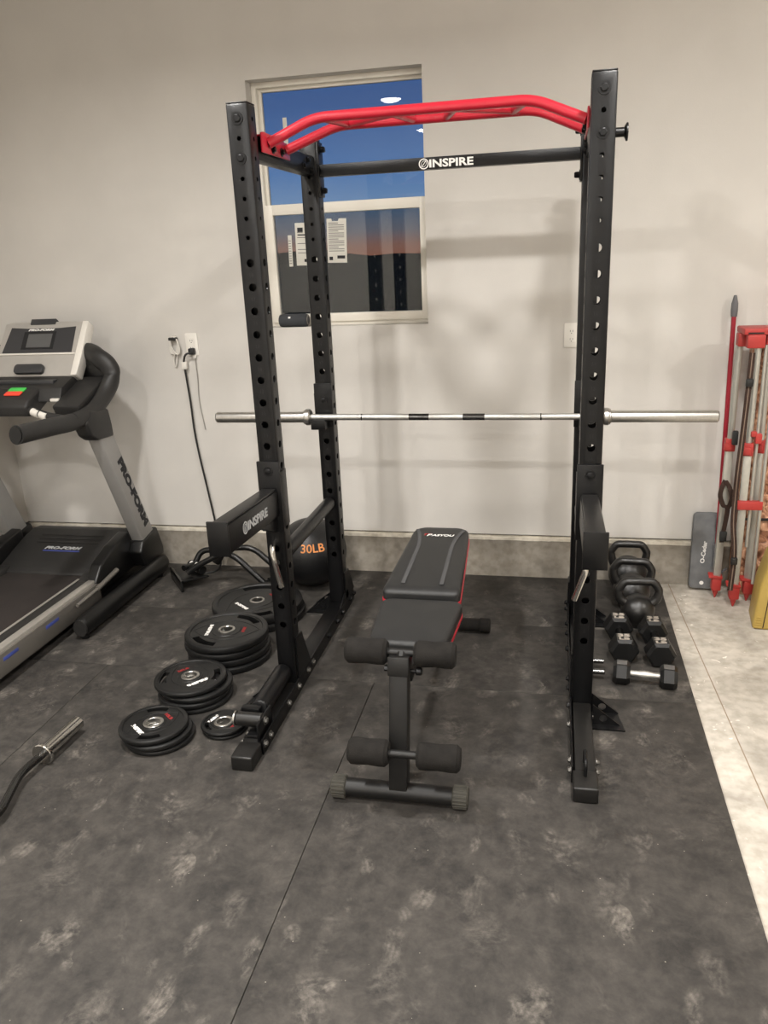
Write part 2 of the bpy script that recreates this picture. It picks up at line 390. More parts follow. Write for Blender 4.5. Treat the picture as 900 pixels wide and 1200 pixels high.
def bool_cut(me, cutters):
    o = bpy.data.objects.new('b', me); COL.objects.link(o); tmp = []
    for c in cutters:
        k = bpy.data.objects.new('c', c); COL.objects.link(k); tmp.append(k)
        md = o.modifiers.new('b', 'BOOLEAN'); md.operation = 'DIFFERENCE'; md.object = k; md.solver = 'EXACT'
    dg = bpy.context.evaluated_depsgraph_get(); out = bpy.data.meshes.new_from_object(o.evaluated_get(dg))
    for k in tmp: d = k.data; bpy.data.objects.remove(k); bpy.data.meshes.remove(d)
    bpy.data.objects.remove(o); bpy.data.meshes.remove(me)
    for p in out.polygons: p.use_smooth = True
    out.set_sharp_from_angle(angle=math.radians(35))
    return out

# ------------------------------------------------------------------ object helpers
def tag(o, label, cat, group=None, kind=None):
    o['label'] = label; o['category'] = cat
    if group: o['group'] = group
    if kind: o['kind'] = kind
    return o
def thing(name, label, cat, loc=(0, 0, 0), group=None):
    o = bpy.data.objects.new(name, None); COL.objects.link(o); o.location = loc; o.empty_display_size = .05
    return tag(o, label, cat, group)
def wloc(o):
    p = V((0, 0, 0))
    while o: p += o.location; o = o.parent
    return p
def obj(name, mb, m, parent=None, label=None, base=None, angle=35):
    me = mb.mesh(name, angle) if isinstance(mb, MB) else mb
    off = wloc(parent) if parent else (V(base) if base is not None else V((0, 0, 0)))
    if off.length: me.transform(Matrix.Translation(-off))
    me.materials.clear(); me.materials.append(M[m])
    o = bpy.data.objects.new(name, me); COL.objects.link(o)
    if parent: o.parent = parent
    elif base is not None: o.location = base
    if label: o['label'] = label
    return o
def struct(name, mb, m, parent=None):
    o = obj(name, mb, m, parent)
    if not parent: o['kind'] = 'structure'
    return o
def dup(root, loc, rotz, label, group=None):
    r = root.copy(); COL.objects.link(r); r.location = loc; r.rotation_euler = (0, 0, rotz); r['label'] = label
    if group: r['group'] = group
    for ch in list(root.children):
        c = ch.copy(); COL.objects.link(c); c.parent = r
        for g in ch.children:
            d = g.copy(); COL.objects.link(d); d.parent = c
    return r

# ================================================================== SETTING
WY = 1.334; CEIL = 3.05; XL = -2.65; XR = 4.4; YB = -13.6; FZ = -.012
struct('floor', MB().box((XL-.2, YB-.2, FZ-.15), (XR+.2, WY+.25, FZ)), 'slab')
struct('ceiling', MB().box((XL-.2, YB-.2, CEIL), (XR+.2, WY+.25, CEIL+.12)), 'ceiling')
wx0, wx1, wz0, wz1 = -1.028, -.174, 1.338, 2.495; wf1 = wx1+.03
b = MB(); DZ = .232
b.box((XL-.2, WY, DZ), (wx0, WY+.14, CEIL)); b.box((wx1, WY, DZ), (XR+.2, WY+.05, CEIL)); b.box((wf1+.001, WY+.05, DZ), (XR+.2, WY+.14, CEIL))
b.box((wx0, WY, DZ), (wx1, WY+.14, wz0)); b.box((wx0, WY, wz1), (wx1, WY+.14, CEIL))
struct('wall_back', b, 'paint')
struct('wall_left', MB().box((XL-.14, YB, DZ), (XL, WY, CEIL)), 'paint')
struct('wall_right', MB().box((XR, YB, FZ), (XR+.14, WY, CEIL)), 'paint')
struct('wall_front', MB().box((XL-.14, YB-.14, FZ), (XR+.14, YB, CEIL)), 'paint')
# concrete stem wall with its pale broken plaster ledge, under the drywall
b = MB(); b.box((XL-.2, WY-.014, FZ), (XR+.2, WY+.14, .206)); b.box((XL-.14, YB, FZ), (XL+.014, WY-.014, .206)); struct('baseboard_back', b, 'stem')
def ledge(x0, x1, seed):
    rnd = random.Random(seed); top = []; x = x0
    while x < x1:
        top.append((x, .222+rnd.uniform(-.0015, .0025)))
        if rnd.random() < .035:
            top += [(x+.02, .2235), (x+.035, .2305), (x+.075, .2305), (x+.09, .2225)]; x += .1
        x += rnd.uniform(.03, .07)
    top.append((x1, .222)); bot = []; x = x1
    while x > x0:
        bot.append((x, .2062+rnd.uniform(-.003, .0)))
        x -= rnd.uniform(.015, .05)
    bot.append((x0, .205))
    return top+bot
b = MB(); b.prism(ledge(XL, XR, 3), -(WY-.004), -(WY-.017), XZ)
b.box((XL+.004, YB, .206), (XL+.017, WY-.017, .222)); b.box((XL, WY-.004, .2062), (XR, WY+.1, .2225))
struct('trim_1', b, 'ledge')
# dark strip that paints in the shade of the gap under the drywall
struct('gap_shade', MB().box((XL-.1, WY+.02, .2225), (XR, WY+.1, DZ)), 'dark_slot')

# window: vinyl single hung, upper pane set back, lower sash forward
win = bpy.data.objects.new('window_1', None); COL.objects.link(win); win.location = (wx0, WY, wz0); win['kind'] = 'structure'
def rect_frame(b, x0, x1, z0, z1, y0, y1, w, bev=.003, top=None, bot=None):
    top = w if top is None else top; bot = w if bot is None else bot
    b.box((x0, y0, z0), (x0+w, y1, z1), bev); b.box((x1-w, y0, z0), (x1, y1, z1), bev)
    b.box((x0+w-.002, y0+.0005, z1-top), (x1-w+.002, y1, z1), bev); b.box((x0+w-.002, y0+.0005, z0), (x1-w+.002, y1, z0+bot), bev)
    return b
obj('window_frame', rect_frame(MB(), wx0, wf1, wz0, wz1, WY+.068, WY+.135, .026), 'vinyl_frame', win)
zm = 1.925
b = rect_frame(MB(), wx0+.022, wf1-.022, wz0+.02, zm+.012, WY+.054, WY+.092, .045, .004, top=.05, bot=.042)
obj('lower_sash', b, 'vinyl_frame', win)
b = rect_frame(MB(), wx0+.022, wf1-.022, zm-.03, wz1-.02, WY+.098, WY+.125, .02, .003)
obj('upper_sash', b, 'vinyl_frame', win)
obj('pane', MB().box((wx0+.05, WY+.07, wz0+.05), (wf1-.05, WY+.074, zm-.02)), 'glass_low', win)
obj('pane', MB().box((wx0+.035, WY+.110, zm-.02), (wf1-.035, WY+.114, wz1-.03)), 'glass', win)
obj('insect_screen', MB().box((wx0+.03, WY+.128, wz0+.02), (wf1-.03, WY+.129, zm)), 'screen', win)

# papers and stickers on the glass
def sheet(x0, x1, z0, z1, y, tilt, name, label, lines, notch=False, marks=()):
    mx = Matrix.Translation(V(((x0+x1)/2, y, (z0+z1)/2))) @ Matrix.Rotation(tilt, 4, 'Y') @ XZ
    w = x1-x0; h = z1-z0
    t = thing(name, label, 'label' if 'sticker' in label else 'paper', ((x0+x1)/2, y, z0), 'papers stuck on the window')
    poly = [(-w/2, -h/2), (w/2, -h/2), (w/2, h/2)]
    if notch: poly += [(w*.12, h/2), (w*.08, h/2-.012), (-w*.22, h/2-.012), (-w*.26, h/2)]
    poly += [(-w/2, h/2)]
    obj('sheet', MB().prism(poly, 0, .0008, mx), 'paper', t)
    b = MB(); rnd = random.Random(int(x0*1000))
    for z, wid in lines:
        b.box((-w*.42, (z-.5)*h-.0016, .0008), (-w*.42+w*.84*wid, (z-.5)*h+.0016, .0012), mx=mx)
    if lines: obj('printed_text', b, 'ink', t)
    if marks:
        for u, v, du, dv in marks: obj('printed_mark', MB().box((u*w-du*w, v*h-dv*h, .0008), (u*w+du*w, v*h+dv*h, .0013), mx=mx), 'ink_dark', t)
    return t
yg = WY+.069
sheet(-.855, -.735, 1.640, 1.846, yg, .02, 'window_paper', 'white printed window paper partly hidden behind the rear rack upright',
      [(.78, .3), (.66, .95), (.52, .9), (.38, .6), (.3, .7)], marks=((-.28, .34, .12, .05), (-.1, .22, .3, .015), (.05, -.38, .2, .035)))
sheet(-.688, -.587, 1.647, 1.858, yg, .03, 'window_paper', 'white notched paper with grey lines between rear upright and window middle',
      [(.9-.045*i, .95 if i % 4 else .6) for i in range(15)], True, ((-.32, -.4, .09, .04), (.2, -.37, .2, .035)))
sheet(-.896, -.876, 1.638, 1.790, yg, .02, 'window_sticker', 'narrow white sticker strip low on the lower pane beside the papers',
      [(.1+.08*i, .8) for i in range(10)])
sheet(-.889, -.868, 2.205, 2.338, WY+.1085, .0, 'window_sticker', 'narrow blank white sticker strip on the upper window pane', [])

# outside
b = MB()
bm = bmesh.new(); rows = []
for k, (dist, hgt) in enumerate(((240, -6), (300, 3.), (420, 4.5), (700, -8))):
    row = []
    for i in range(81):
        a = -1.25+2.5*i/80
        h = hgt+(3.2*math.sin(a*9+.6)+1.6*math.sin(a*23+2)+.7*math.sin(a*61))*(0 if k in (0, 3) else 1)*dist/300
        row.append(bm.verts.new((math.sin(a)*dist-.4, math.cos(a)*dist, h+(1.7 if k in (1, 2) else 0))))
    rows.append(row)
for k in range(3):
    for i in range(80): bm.faces.new((rows[k][i], rows[k][i+1], rows[k+1][i+1], rows[k+1][i]))
b.add(bm); struct('hills', b, 'hill')
struct('ground', MB().box((-400, WY+.6, -.8), (400, 300, -.4)), 'ground')

# electrical outlets
def outlet(x, z, name, label, w=.07, h=.115):
    t = thing(name, label, 'outlet', (x, WY, z-h/2))
    obj('cover_plate', MB().prism(rrect(w, h, .006, 4, x, z), -WY, -(WY-.006), XZ, .0015), 'white_plastic', t)
    b = MB()
    b.prism(rrect(.033, .067, .004, 3, x, z), -(WY-.0055), -(WY-.0085), XZ)
    obj('receptacle', b, 'white_plastic', t)
    for s in (1, -1):
        b = MB()
        for dx in (-.006, .006): b.box((x+dx-.001, WY-.0092, z+s*.019-.003), (x+dx+.001, WY-.0084, z+s*.019+.006))
        b.cyl((x, WY-.0084, z+s*.019-.009), (x, WY-.0092, z+s*.019-.009), .0022, seg=10)
        obj('socket_holes', b, 'dark_slot', t)
    return t
outlet(-1.453, 1.263, 'wall_outlet', 'white wall outlet above the hanging black power cord', .07, .117)
outlet(.526, 1.266, 'wall_outlet', 'white wall outlet half behind the right rear rack upright', .07, .117)

# black power cord plugged into the left outlet
cord = thing('power_cable', 'black power cord hanging down the wall from the outlet beside treadmill', 'cord', (-1.45, WY-.02, 1.22))
obj('plug', MB().box((-1.462, WY-.045, 1.212), (-1.432, WY-.0095, 1.246), .006), 'cord', cord)
pts = smooth([(-1.447, WY-.04, 1.222), (-1.475, WY-.045, 1.215), (-1.497, WY-.03, 1.18), (-1.50, WY-.022, 1.12), (-1.492, WY-.02, .95), (-1.489, WY-.02, .80), (-1.476, WY-.022, .66),
              (-1.452, WY-.024, .48), (-1.43, WY-.024, .30), (-1.412, WY-.035, .16), (-1.40, WY-.07, .03), (-1.42, WY-.13, .006), (-1.50, WY-.17, .006)], 8)
obj('cable', MB().tube(pts, .0055, 10), 'cord', cord)
obj('cord_tag', MB().box((-1.513, WY-.036, 1.135), (-1.483, WY-.012, 1.175), .004), 'white_plastic', cord, 'pale tag around the black cord')
pts = smooth([(-1.44, WY-.012, 1.205), (-1.44, WY-.008, 1.08), (-1.445, WY-.008, .96), (-1.428, WY-.008, .80)], 6)
gc = thing('charger_cable', 'thin grey cable hanging straight down behind the black power cord', 'cord', (-1.44, WY-.01, 1.2))
obj('cable', MB().tube(pts, .0028, 8), 'grey_cord', gc); obj('plug', MB().box((-1.449, WY-.02, 1.19), (-1.431, WY-.0095, 1.21), .003), 'white_plastic', gc)

# coiled white cable hung on a hook
hk = thing('coiled_cable', 'small bundle of white cable coiled on the wall beside the outlet', 'cable', (-1.545, WY, 1.25))
b = MB()
for k in range(5):
    a = .13*(k-2); cx = -1.546+.004*(k-2); ring = []
    for j in range(24):
        q = 2*PI*j/24; u = .021*math.cos(q); w = .048*math.sin(q)
        ring.append((cx+u*math.cos(a)-w*math.sin(a), WY-.014-.004*k, 1.262+u*math.sin(a)+w*math.cos(a)))
    b.tube(ring, .0035, 8, closed=True)
b.tube(smooth([(-1.55, WY-.02, 1.225), (-1.562, WY-.015, 1.18), (-1.558, WY-.012, 1.148), (-1.546, WY-.015, 1.165), (-1.535, WY-.018, 1.22)], 6), .0032, 8)
obj('cable_loops', b, 'white_cord', hk)
obj('cable_tie', MB().box((-1.572, WY-.036, 1.288), (-1.528, WY-.008, 1.304), .004), 'cord', hk); obj('hook', MB().cyl((-1.546, WY, 1.31), (-1.546, WY-.03, 1.31), .004, seg=10), 'steel', hk)

# ================================================================== FLOOR MATS
MG = 'rubber floor mats'
def floor_mat(x0, x1, y0, y1, label):
    g = .0011
    o = obj('floor_mat', MB().box((x0+g, y0+g, FZ), (x1-g, y1-g, 0), .0018, 2), 'mat', None, None, ((x0+x1)/2, (y0+y1)/2, FZ))
    tag(o, label, 'floor mat', MG); return o
XM0, XM1 = -.25, 1.007
floor_mat(XM0, XM1, -3.4, .127, 'black rubber floor mat under the bench front and along the bare concrete')
floor_mat(-1.46, XM0, -3.4, .127, 'black rubber floor mat under the three small stacks of weight plates')
floor_mat(XL+.016, -1.46, -3.4, .127, 'black rubber floor mat under the rear end of the treadmill')
floor_mat(XL+.016, XM1, .127, .727, 'black rubber floor strip crossing under the middle of rack and treadmill')
floor_mat(XL+.016, XM1, .727, WY-.016, 'black rubber floor strip along the concrete base of the back wall')

# ================================================================== POWER RACK
W2 = .614; A = .075; D = .775; H = 2.165
rack = thing('power_rack', 'tall black steel power rack with red pull-up bar standing on rubber mats', 'power rack', (0, .4, 0))
BIG = [1.670-.0803*k for k in range(18)]; SMALL = [2.12, 2.06, 2.0, 1.937, 1.875, 1.813, 1.752]
def upright(x0, y0, name, H=H):
    x1 = x0+A; y1 = y0+A; zb = .0
    b = MB().box((x0, y0, zb), (x1, y1, H), .006, 2)
    inner = MB().box((x0+.004, y0+.004, zb-.02), (x1-.004, y1-.004, H-.005))
    cx, cy = (x0+x1)/2, (y0+y1)/2
    cf = MB(); cs = MB()
    for z in BIG: cf.cyl((cx, y0-.03, z), (cx, y1+.03, z), .0135, seg=20); cs.cyl((x0-.03, cy, z), (x1+.03, cy, z), .0135, seg=20)
    for z in [q for q in SMALL if q < H-.03]: cf.cyl((cx, y0-.03, z), (cx, y1+.03, z), .0075, seg=14); cs.cyl((x0-.03, cy, z), (x1+.03, cy, z), .0075, seg=14)
    me = bool_cut(b.mesh('u'), [inner.mesh('c'), cf.mesh('c'), cs.mesh('c')])
    u = obj(name, me, 'rack', rack)
    for k, z in enumerate(BIG): obj('hole_number', MB().text(str(18-k), axes((cx, y0-.0003, z-.040), (1, 0, 0), (0, 0, 1)), height=.013, depth=.0005, bold=.02, res=1), 'etched', u)
    obj('top_cap', MB().box((x0+.001, y0+.001, H), (x1-.001, y1-.001, H+.004), .0015), 'rack_foot', u)
    return u
upr = {}
for sx in (-1, 1):
    x0 = -W2 if sx < 0 else W2-A
    upr[sx, 0] = upright(x0, 0, 'front_upright'); upr[sx, 1] = upright(x0, D, 'rear_upright', 2.14)
def bolt(p, d, r=.011, m='bolt', h=.012, parent=rack, washer=True):
    b = MB(); d = V(d).normalized(); p = V(p)
    if washer: b.cyl(p, p+d*.003, r*1.5, seg=20)
    b.lathe([(0, 0), (r, 0), (r, h*.75), (r*.75, h), (0, h)], 6, frame(p, d))
    return obj('bolt', b, m, parent, 'zinc bolt' if m == 'zinc' else None)
for sx in (-1, 1):
    cx = sx*(W2-A/2)
    for z in (2.12, 2.0): bolt((cx, 0, z), (0, -1, 0), .013, h=.008)
    # side top beam
    obj('top_side_beam', MB().box((cx-.026, A-.001, 2.004), (cx+.026, D+.001, 2.078), .005), 'rack', rack)
    ix = sx*(W2-A)                                                   # inner face
    # rear corner plate for the cross member
    b = MB().box((ix-sx*.008 if sx > 0 else ix, D-.002, 1.92), (ix if sx > 0 else ix+.008, D+.072, 2.135), .002)
    obj('corner_plate', b, 'rack', rack)
    for z in (2.105, 1.945): bolt((ix-sx*.008, D+.03, z), (-sx, 0, 0), .013, h=.022)
    for y, z in ((.68, 2.055), (.62, 2.03), (.72, 2.02)): bolt((cx-sx*.026, y, z), (-sx, 0, 0), .009)
    # front corner plate behind the front upright
# band pegs on the outer side at the top
for sx in (1,):
    b = MB(); x = sx*W2
    b.lathe([(0, 0), (.014, 0), (.014, .026), (.026, .032), (.026, .037), (.008, .037), (0, .04)], 24, frame((x, .0375, 2.0), (sx, 0, 0)))
    obj('band_peg', b, 'bolt', rack)
# rear cross member with logo
cm = obj('rear_cross_member', MB().box((-W2+A+.008, D+.006, 1.9995), (W2-A-.008, D+.056, 2.0455), .002), 'rack', rack)
def logo(cx, cz, w, mx_at, m, parent, name='logo'):
    """round crossed emblem followed by the word"""
    h = w*.14; b = MB(); r = w*.092; ex = cx-w/2+r
    b.lathe([(r*.80, 0), (r, 0), (r, .0008), (r*.80, .0008)], 32, mx_at @ Matrix.Translation((ex, cz, 0)))
    b.lathe([(r*.58, 0), (r*.68, 0), (r*.68, .0008), (r*.58, .0008)], 32, mx_at @ Matrix.Translation((ex, cz, 0)) @ Matrix.Rotation(.9, 4, 'Z') @ Matrix.Scale(.72, 4, (0, 1, 0)))
    b.box((-r*.72, -r*.06, 0), (r*.72, r*.06, .0008), mx=mx_at @ Matrix.Translation((ex, cz, 0)) @ Matrix.Rotation(.9, 4, 'Z'))
    tw = w-2*r-.01*w
    b.text('INSPIRE', mx_at @ Matrix.Translation((cx+w/2-tw/2, cz, 0)), height=h, width=tw, depth=.0008, bold=.03)
    return obj(name, b, m, parent)
logo(0, 0, .222, axes((0.001, D+.0058, 2.021), (1, 0, 0), (0, 0, 1)), 'white_print', cm)
# red multi grip pull-up bar
pu = obj('pull_up_bar', MB().tube(fillet([(-.532, .165, 2.060), (-.375, .20, 2.134), (.365, .20, 2.134), (.532, .165, 2.060)], .05, 8), .0175, 20)
         .tube(fillet([(-.532, .352, 2.056), (-.345, .40, 2.133), (.37, .40, 2.133), (.532, .352, 2.056)], .05, 8), .0175, 20), 'red_paint', rack)
b = MB()
for x, dx in ((-.325, .03), (-.09, .03), (.085, -.03), (.315, -.03)):
    b.cyl((x-dx, .20, 2.134), (x+dx, .40, 2.133), .0135, seg=16)
b.cyl((-.31, .39, 2.133), (-.08, .215, 2.134), .0135, seg=16); b.cyl((.31, .39, 2.133), (.08, .215, 2.134), .0135, seg=16)
obj('cross_grip', b, 'red_paint', pu)
for sx in (-1, 1):
    x = sx*(W2-A+.0); poly = [(.10, 2.026), (.40, 2.026), (.40, 2.045), (.33, 2.088), (.12, 2.092), (.10, 2.088)]
    h0, h1 = (x, x+.006) if sx < 0 else (x-.006, x)
    b = MB().prism(poly, h0, h1, YZ, .001); b.box((min(x, x+sx*.05), .11, 2.0785), (max(x, x+sx*.05), .39, 2.084), .001)
    obj('red_bracket', b, 'red_paint', pu)
    for y, z in ((.205, 2.045), (.30, 2.045)): bolt((x-sx*.006, y, z), (-sx, 0, 0), .010, parent=pu)
# base: side beams, feet, gussets, stabilisers
for sx in (-1, 1):
    cx = sx*(W2-A/2); x0, x1 = cx-A/2, cx+A/2; ix = sx*(W2-A); ox = sx*W2
    obj('base_beam', MB().box((x0+.003, A+.0, .0), (x1-.003, D+.0, .054), .005).box((x0+.003, D+A, .0), (x1-.003, D+.2, .054), .005), 'rack', rack)
    obj('front_foot', MB().box((x0+.004, -.445, .0), (x1-.004, -.0, .050), .005), 'rack_foot', rack)
    obj('foot_cap', MB().box((x0-.002, -.521, .0), (x1+.002, -.425, .0555), .006, 3), 'rack_foot', rack)
    # long inner flange
    xf0, xf1 = (ix, ix+.006) if sx < 0 else (ix-.006, ix)
    obj('base_flange', MB().box((xf0, -.42, .0), (xf1, D+.16, .062), .001), 'rack', rack)
    for y in (-.40, -.345, -.13, .0, .13, .20, .45, .60, .70, .86, .93): bolt((ix-sx*.006, y, .036), (-sx, 0, 0), .010, 'zinc' if y < .3 and sx < 0 or y in (-.4, -.345, -.13) else 'bolt')
    for y in (-.40, -.345, -.06): bolt((ox, y, .034), (sx, 0, 0), .008, 'zinc')
    # upright gusset plates, before and behind
    for y, s in ((A, 1), (D, -1), (D+A, 1)):
        hh = .24 if y == A else (.10 if s < 0 else .20)
        gp = [(y-s*.06, .062), (y+s*.10, .062), (y+s*.012, hh), (y-s*.06, hh)]
        obj('gusset_plate', MB().prism(gp, xf0-.0 if sx > 0 else xf0, xf1, YZ), 'rack', rack)
    # outrigger stabilisers
    for y in (.03 if sx > 0 else -.04, D+.10):
        b = MB(); e = sx*.10
        tri = [(ox, .006), (ox+e, .006), (ox, .085)]
        hx, hz = ox+sx*.038, .032
        for dy in (-.10, -.02):
            b2 = MB().prism([(p[0], p[1]) for p in tri], -(y+dy), -(y+dy+.005), XZ).mesh('t')
            c2 = MB().cyl((hx, y+dy-.02, hz), (hx, y+dy+.03, hz), .014, seg=20).mesh('c')
            me = bool_cut(b2, [c2]); bm = bmesh.new(); bm.from_mesh(me); bpy.data.meshes.remove(me); b.add(bm)
        b.prism([(ox, y-.13), (ox+e*1.15, y-.13 if sx > 0 else y-.13), (ox+e*.9, y+.01), (ox, y+.01)], 0, .006)
        obj('stabiliser_plate', b, 'rack', rack)
    # band pegs low on the outside
    for y in (.27, .36):
        b = MB().cyl((ox, y, .035), (ox+sx*.062, y, .035), .011, seg=18, bev=.002)
        obj('band_peg', b, 'dark_steel', rack)
# right foot ring
b = MB(); ring = fillet([(W2-A/2, -.455, .052), (W2-A/2, -.455, .105), (W2-A/2, -.375, .105), (W2-A/2, -.375, .052)], .035, 8)
obj('foot_ring', b.tube(ring, .006, 12), 'bolt', rack)
# landmine swivel on the left foot
lm = obj('landmine_tube', MB().cyl((-.592, -.004, .098), (-.592, -.285, .098), .037, bev=.004), 'rack', rack)
obj('landmine_tube_plug', MB().cyl((-.592, -.285, .098), (-.592, -.289, .098), .033), 'etched', lm)
obj('landmine_bracket', MB().box((-.646, -.325, .085), (-.575, -.296, .125), .003).box((-.603, -.40, .0505), (-.553, -.30, .062), .003).box((-.553, -.42, .05), (-.545, -.28, .12), .002), 'rack', rack)
lp = obj('landmine_pivot', MB().cyl((-.652, -.352, .098), (-.553, -.352, .098), .026, bev=.003), 'rack_foot', rack)
obj('pivot_end_ring', MB().lathe([(.018, 0), (.0265, 0), (.0265, .006), (.018, .006)], 28, frame((-.654, -.352, .098), (-1, 0, 0))), 'steel', lp)
bolt((-.545, -.352, .098), (1, 0, 0), .011, 'zinc')
# spotter arms on the front uprights
def spotter(sx):
    cx = sx*(W2-A/2); s = MB()
    xa, xb = cx-.031, cx+.031
    k = -.055                                                        # tilt: front end a little higher
    def P(y, z): return (y, z+k*y)
    s.prism([P(-.012, .765), P(-.495, .765), P(-.495, .862), P(-.012, .862)], xa, xb, YZ, .004)
    s.prism([P(-.012, .70), P(-.20, .766), P(-.012, .78)], cx-.018, cx+.018, YZ)
    arm = obj('spotter_arm', s, 'rack', rack)
    zt = .860
    obj('arm_top_pad', MB().prism([P(-.02, zt+.002), P(-.49, zt+.002), P(-.49, zt+.010), P(-.02, zt+.010)], xa+.004, xb-.004, YZ, .003), 'rack_foot', arm)
    obj('arm_end_plate', MB().box((cx-.036, -.503, .788), (cx+.036, -.495, .904), .002), 'rack', arm)
    br = MB(); br.box((cx-A/2-.006, -.012, .70), (cx+A/2+.006, -.001, .972), .002)
    ys = cx-sx*(A/2+.004)                                            # side cheek on both sides
    for q in (-1, 1): br.box((cx+q*(A/2+.0035)-.003, -.006, .715), (cx+q*(A/2+.0035)+.003, .06, .93), .0015)
    obj('arm_bracket', br, 'rack', arm)
    bolt((cx, -.012, .935), (0, -1, 0), .012, parent=arm, h=.006)
    if sx < 0:
        logo(0, 0, .235, axes((xb+.0006, -.255, .815+.014), (0, 1, k), (0, 0, 1)), 'grey_print', arm)
    return arm
spotter(-1); spotter(1)
# pin-pipe safeties between the uprights with their chrome locking handles
for sx in (-1, 1):
    cx = sx*(W2-A/2)
    sp = obj('safety_pipe', MB().box((cx-.027, A+.012, .548), (cx+.027, D-.012, .602), .022, 5), 'rack', rack)
    obj('pipe_pin', MB().cyl((cx, A-.08, .5725), (cx, A+.02, .5725), .0115).cyl((cx, D-.02, .5725), (cx, D+.09, .5725), .0115), 'dark_steel', sp)
    q = -sx
    pts = fillet([(cx+q*.004-.012*(sx < 0), .02, .640), (cx-.004, -.035, .646), (cx+q*.004, -.046, .60), (cx+(.020 if sx < 0 else -.040), -.032, .482)], .02, 6)
    ch = obj('pin_handle', MB().tube(pts, .0105, 16), 'chrome', sp, 'chrome bent pin handle')
# J hooks carrying the bar
for sx in (-1, 1):
    cx = sx*(W2-A/2); ox = sx*W2; b = MB()
    b.box((cx-A/2-.004, D-.010, .935), (cx+A/2+.004, D-.001, 1.135), .002)
    b.box((ox if sx > 0 else ox-.007, D-.005, .95), (ox+.007 if sx > 0 else ox, D+.05, 1.09), .0015)
    b.box((cx-A/2-.010 if sx < 0 else cx-.02, D-.068, .935), (cx+.02 if sx < 0 else cx+A/2+.02, D-.008, .972), .004)
    b.box((cx-A/2-.010 if sx < 0 else cx-.02, D-.074, .935), (cx+.02 if sx < 0 else cx+A/2+.02, D-.064, .981), .003)
    jh = obj('bar_hook', b, 'rack', rack)
    bolt((cx, D-.010, 1.06), (0, -1, 0), .012, parent=jh, h=.006)

# ================================================================== BARBELL
BY, BZ = .737, .9868
bar = thing('barbell', 'long chrome barbell resting on the rear hooks of the rack', 'barbell', (0.012, BY, BZ-.014))
def bx(x): return (x+.012, BY, BZ)
obj('shaft', MB().cyl(bx(-.65), bx(.65), .0142), 'knurl', bar)
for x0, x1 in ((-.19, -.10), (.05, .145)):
    obj('smooth_ring', MB().cyl(bx(x0), bx(x1), .0146), 'dark_steel', bar, 'smooth band of the bar with dark reflection painted in')  # smooth steel here; its dark reflection is put into the colour
for x in (-.405, .385): obj('knurl_mark', MB().cyl(bx(x-.003), bx(x+.003), .0147), 'dark_steel', bar)
for s in (-1, 1):
    sl = obj('sleeve', MB().cyl(bx(s*.66), bx(s*1.1), .025, bev=.003), 'steel', bar)
    obj('end_cap', MB().cyl(bx(s*1.1), bx(s*1.102), .021), 'dark_steel', sl)
    b = MB().lathe([(.0, 0), (.03, 0), (.037, .006), (.037, .022), (.033, .026), (.033, .03), (.025, .034), (0, .034)], 36, frame(bx(s*.642), (s, 0, 0)))
    obj('collar', b, 'steel', bar)

# ================================================================== WEIGHT BENCH
bench = thing('weight_bench', 'black padded adjustable weight bench with red trim and foam rollers', 'weight bench', (-.008, -.59, 0))
o_ = lambda n, mb, m, par=bench, lab=None: obj(n, mb, m, par, lab)
cx = -.008
def ribbed(x0, x1, y, z, r):
    b = MB(); s = 1 if x1 > x0 else -1
    b.cyl((x0, y, z), (x1, y, z), r, bev=.004)
    for j in range(20):
        a = 2*PI*j/20; p = V((0, math.cos(a)*r, math.sin(a)*r))
        b.tube([V((x0+s*.004, y, z))+p, V((x1-s*.004, y, z))+p], .0028, 6)
    return b
ff = o_('front_foot', MB().cyl((cx-.19, -.595, .037), (cx+.19, -.595, .037), .030), 'bench_steel')
for s in (-1, 1): obj('foot_cap', ribbed(cx+s*.172, cx+s*.222, -.595, .037, .0345), 'cap', ff)
post = MB(); tl = V((0, .095, .43)); L = tl.length; pm = frame((cx, -.592, .045), tl)
post.box((-.03, -.028, 0), (.03, .028, L), .004, mx=pm); o_('front_post', post, 'bench_steel')
o_('post_sleeve', MB().box((-.034, -.033, L*.86), (.034, .033, L*1.0), .004, mx=pm), 'bench_steel')
kb = MB().cyl((cx+.034, -.505, .425), (cx+.066, -.505, .425), .006).cyl((cx+.05, -.505, .425), (cx+.072, -.505, .425), .013, bev=.004)
o_('adjust_knob', kb, 'bolt'); o_('pivot_nut', MB().cyl((cx-.033, -.505, .43), (cx-.05, -.505, .43), .010, seg=6), 'bolt')
for (y, z, xs) in ((-.634, .205, ((-.155, -.028), (.062, .196))), (-.487, .478, ((-.185, -.050), (.038, .168)))):
    rb = o_('roller_bar', MB().cyl((xs[0][0]+.02, y, z), (xs[1][1]-.02, y, z), .0125, bev=.002), 'bench_steel')
    for a, c in xs:
        prof = [(0, 0), (.033, 0), (.042, .010), (.0425, .03), (.040, (c-a)/2), (.0425, (c-a)-.03), (.042, (c-a)-.010), (.033, (c-a)), (0, (c-a))]
        o_('foam_roller', MB().lathe(prof, 32, frame((a, y, z), (1, 0, 0))), 'foam')
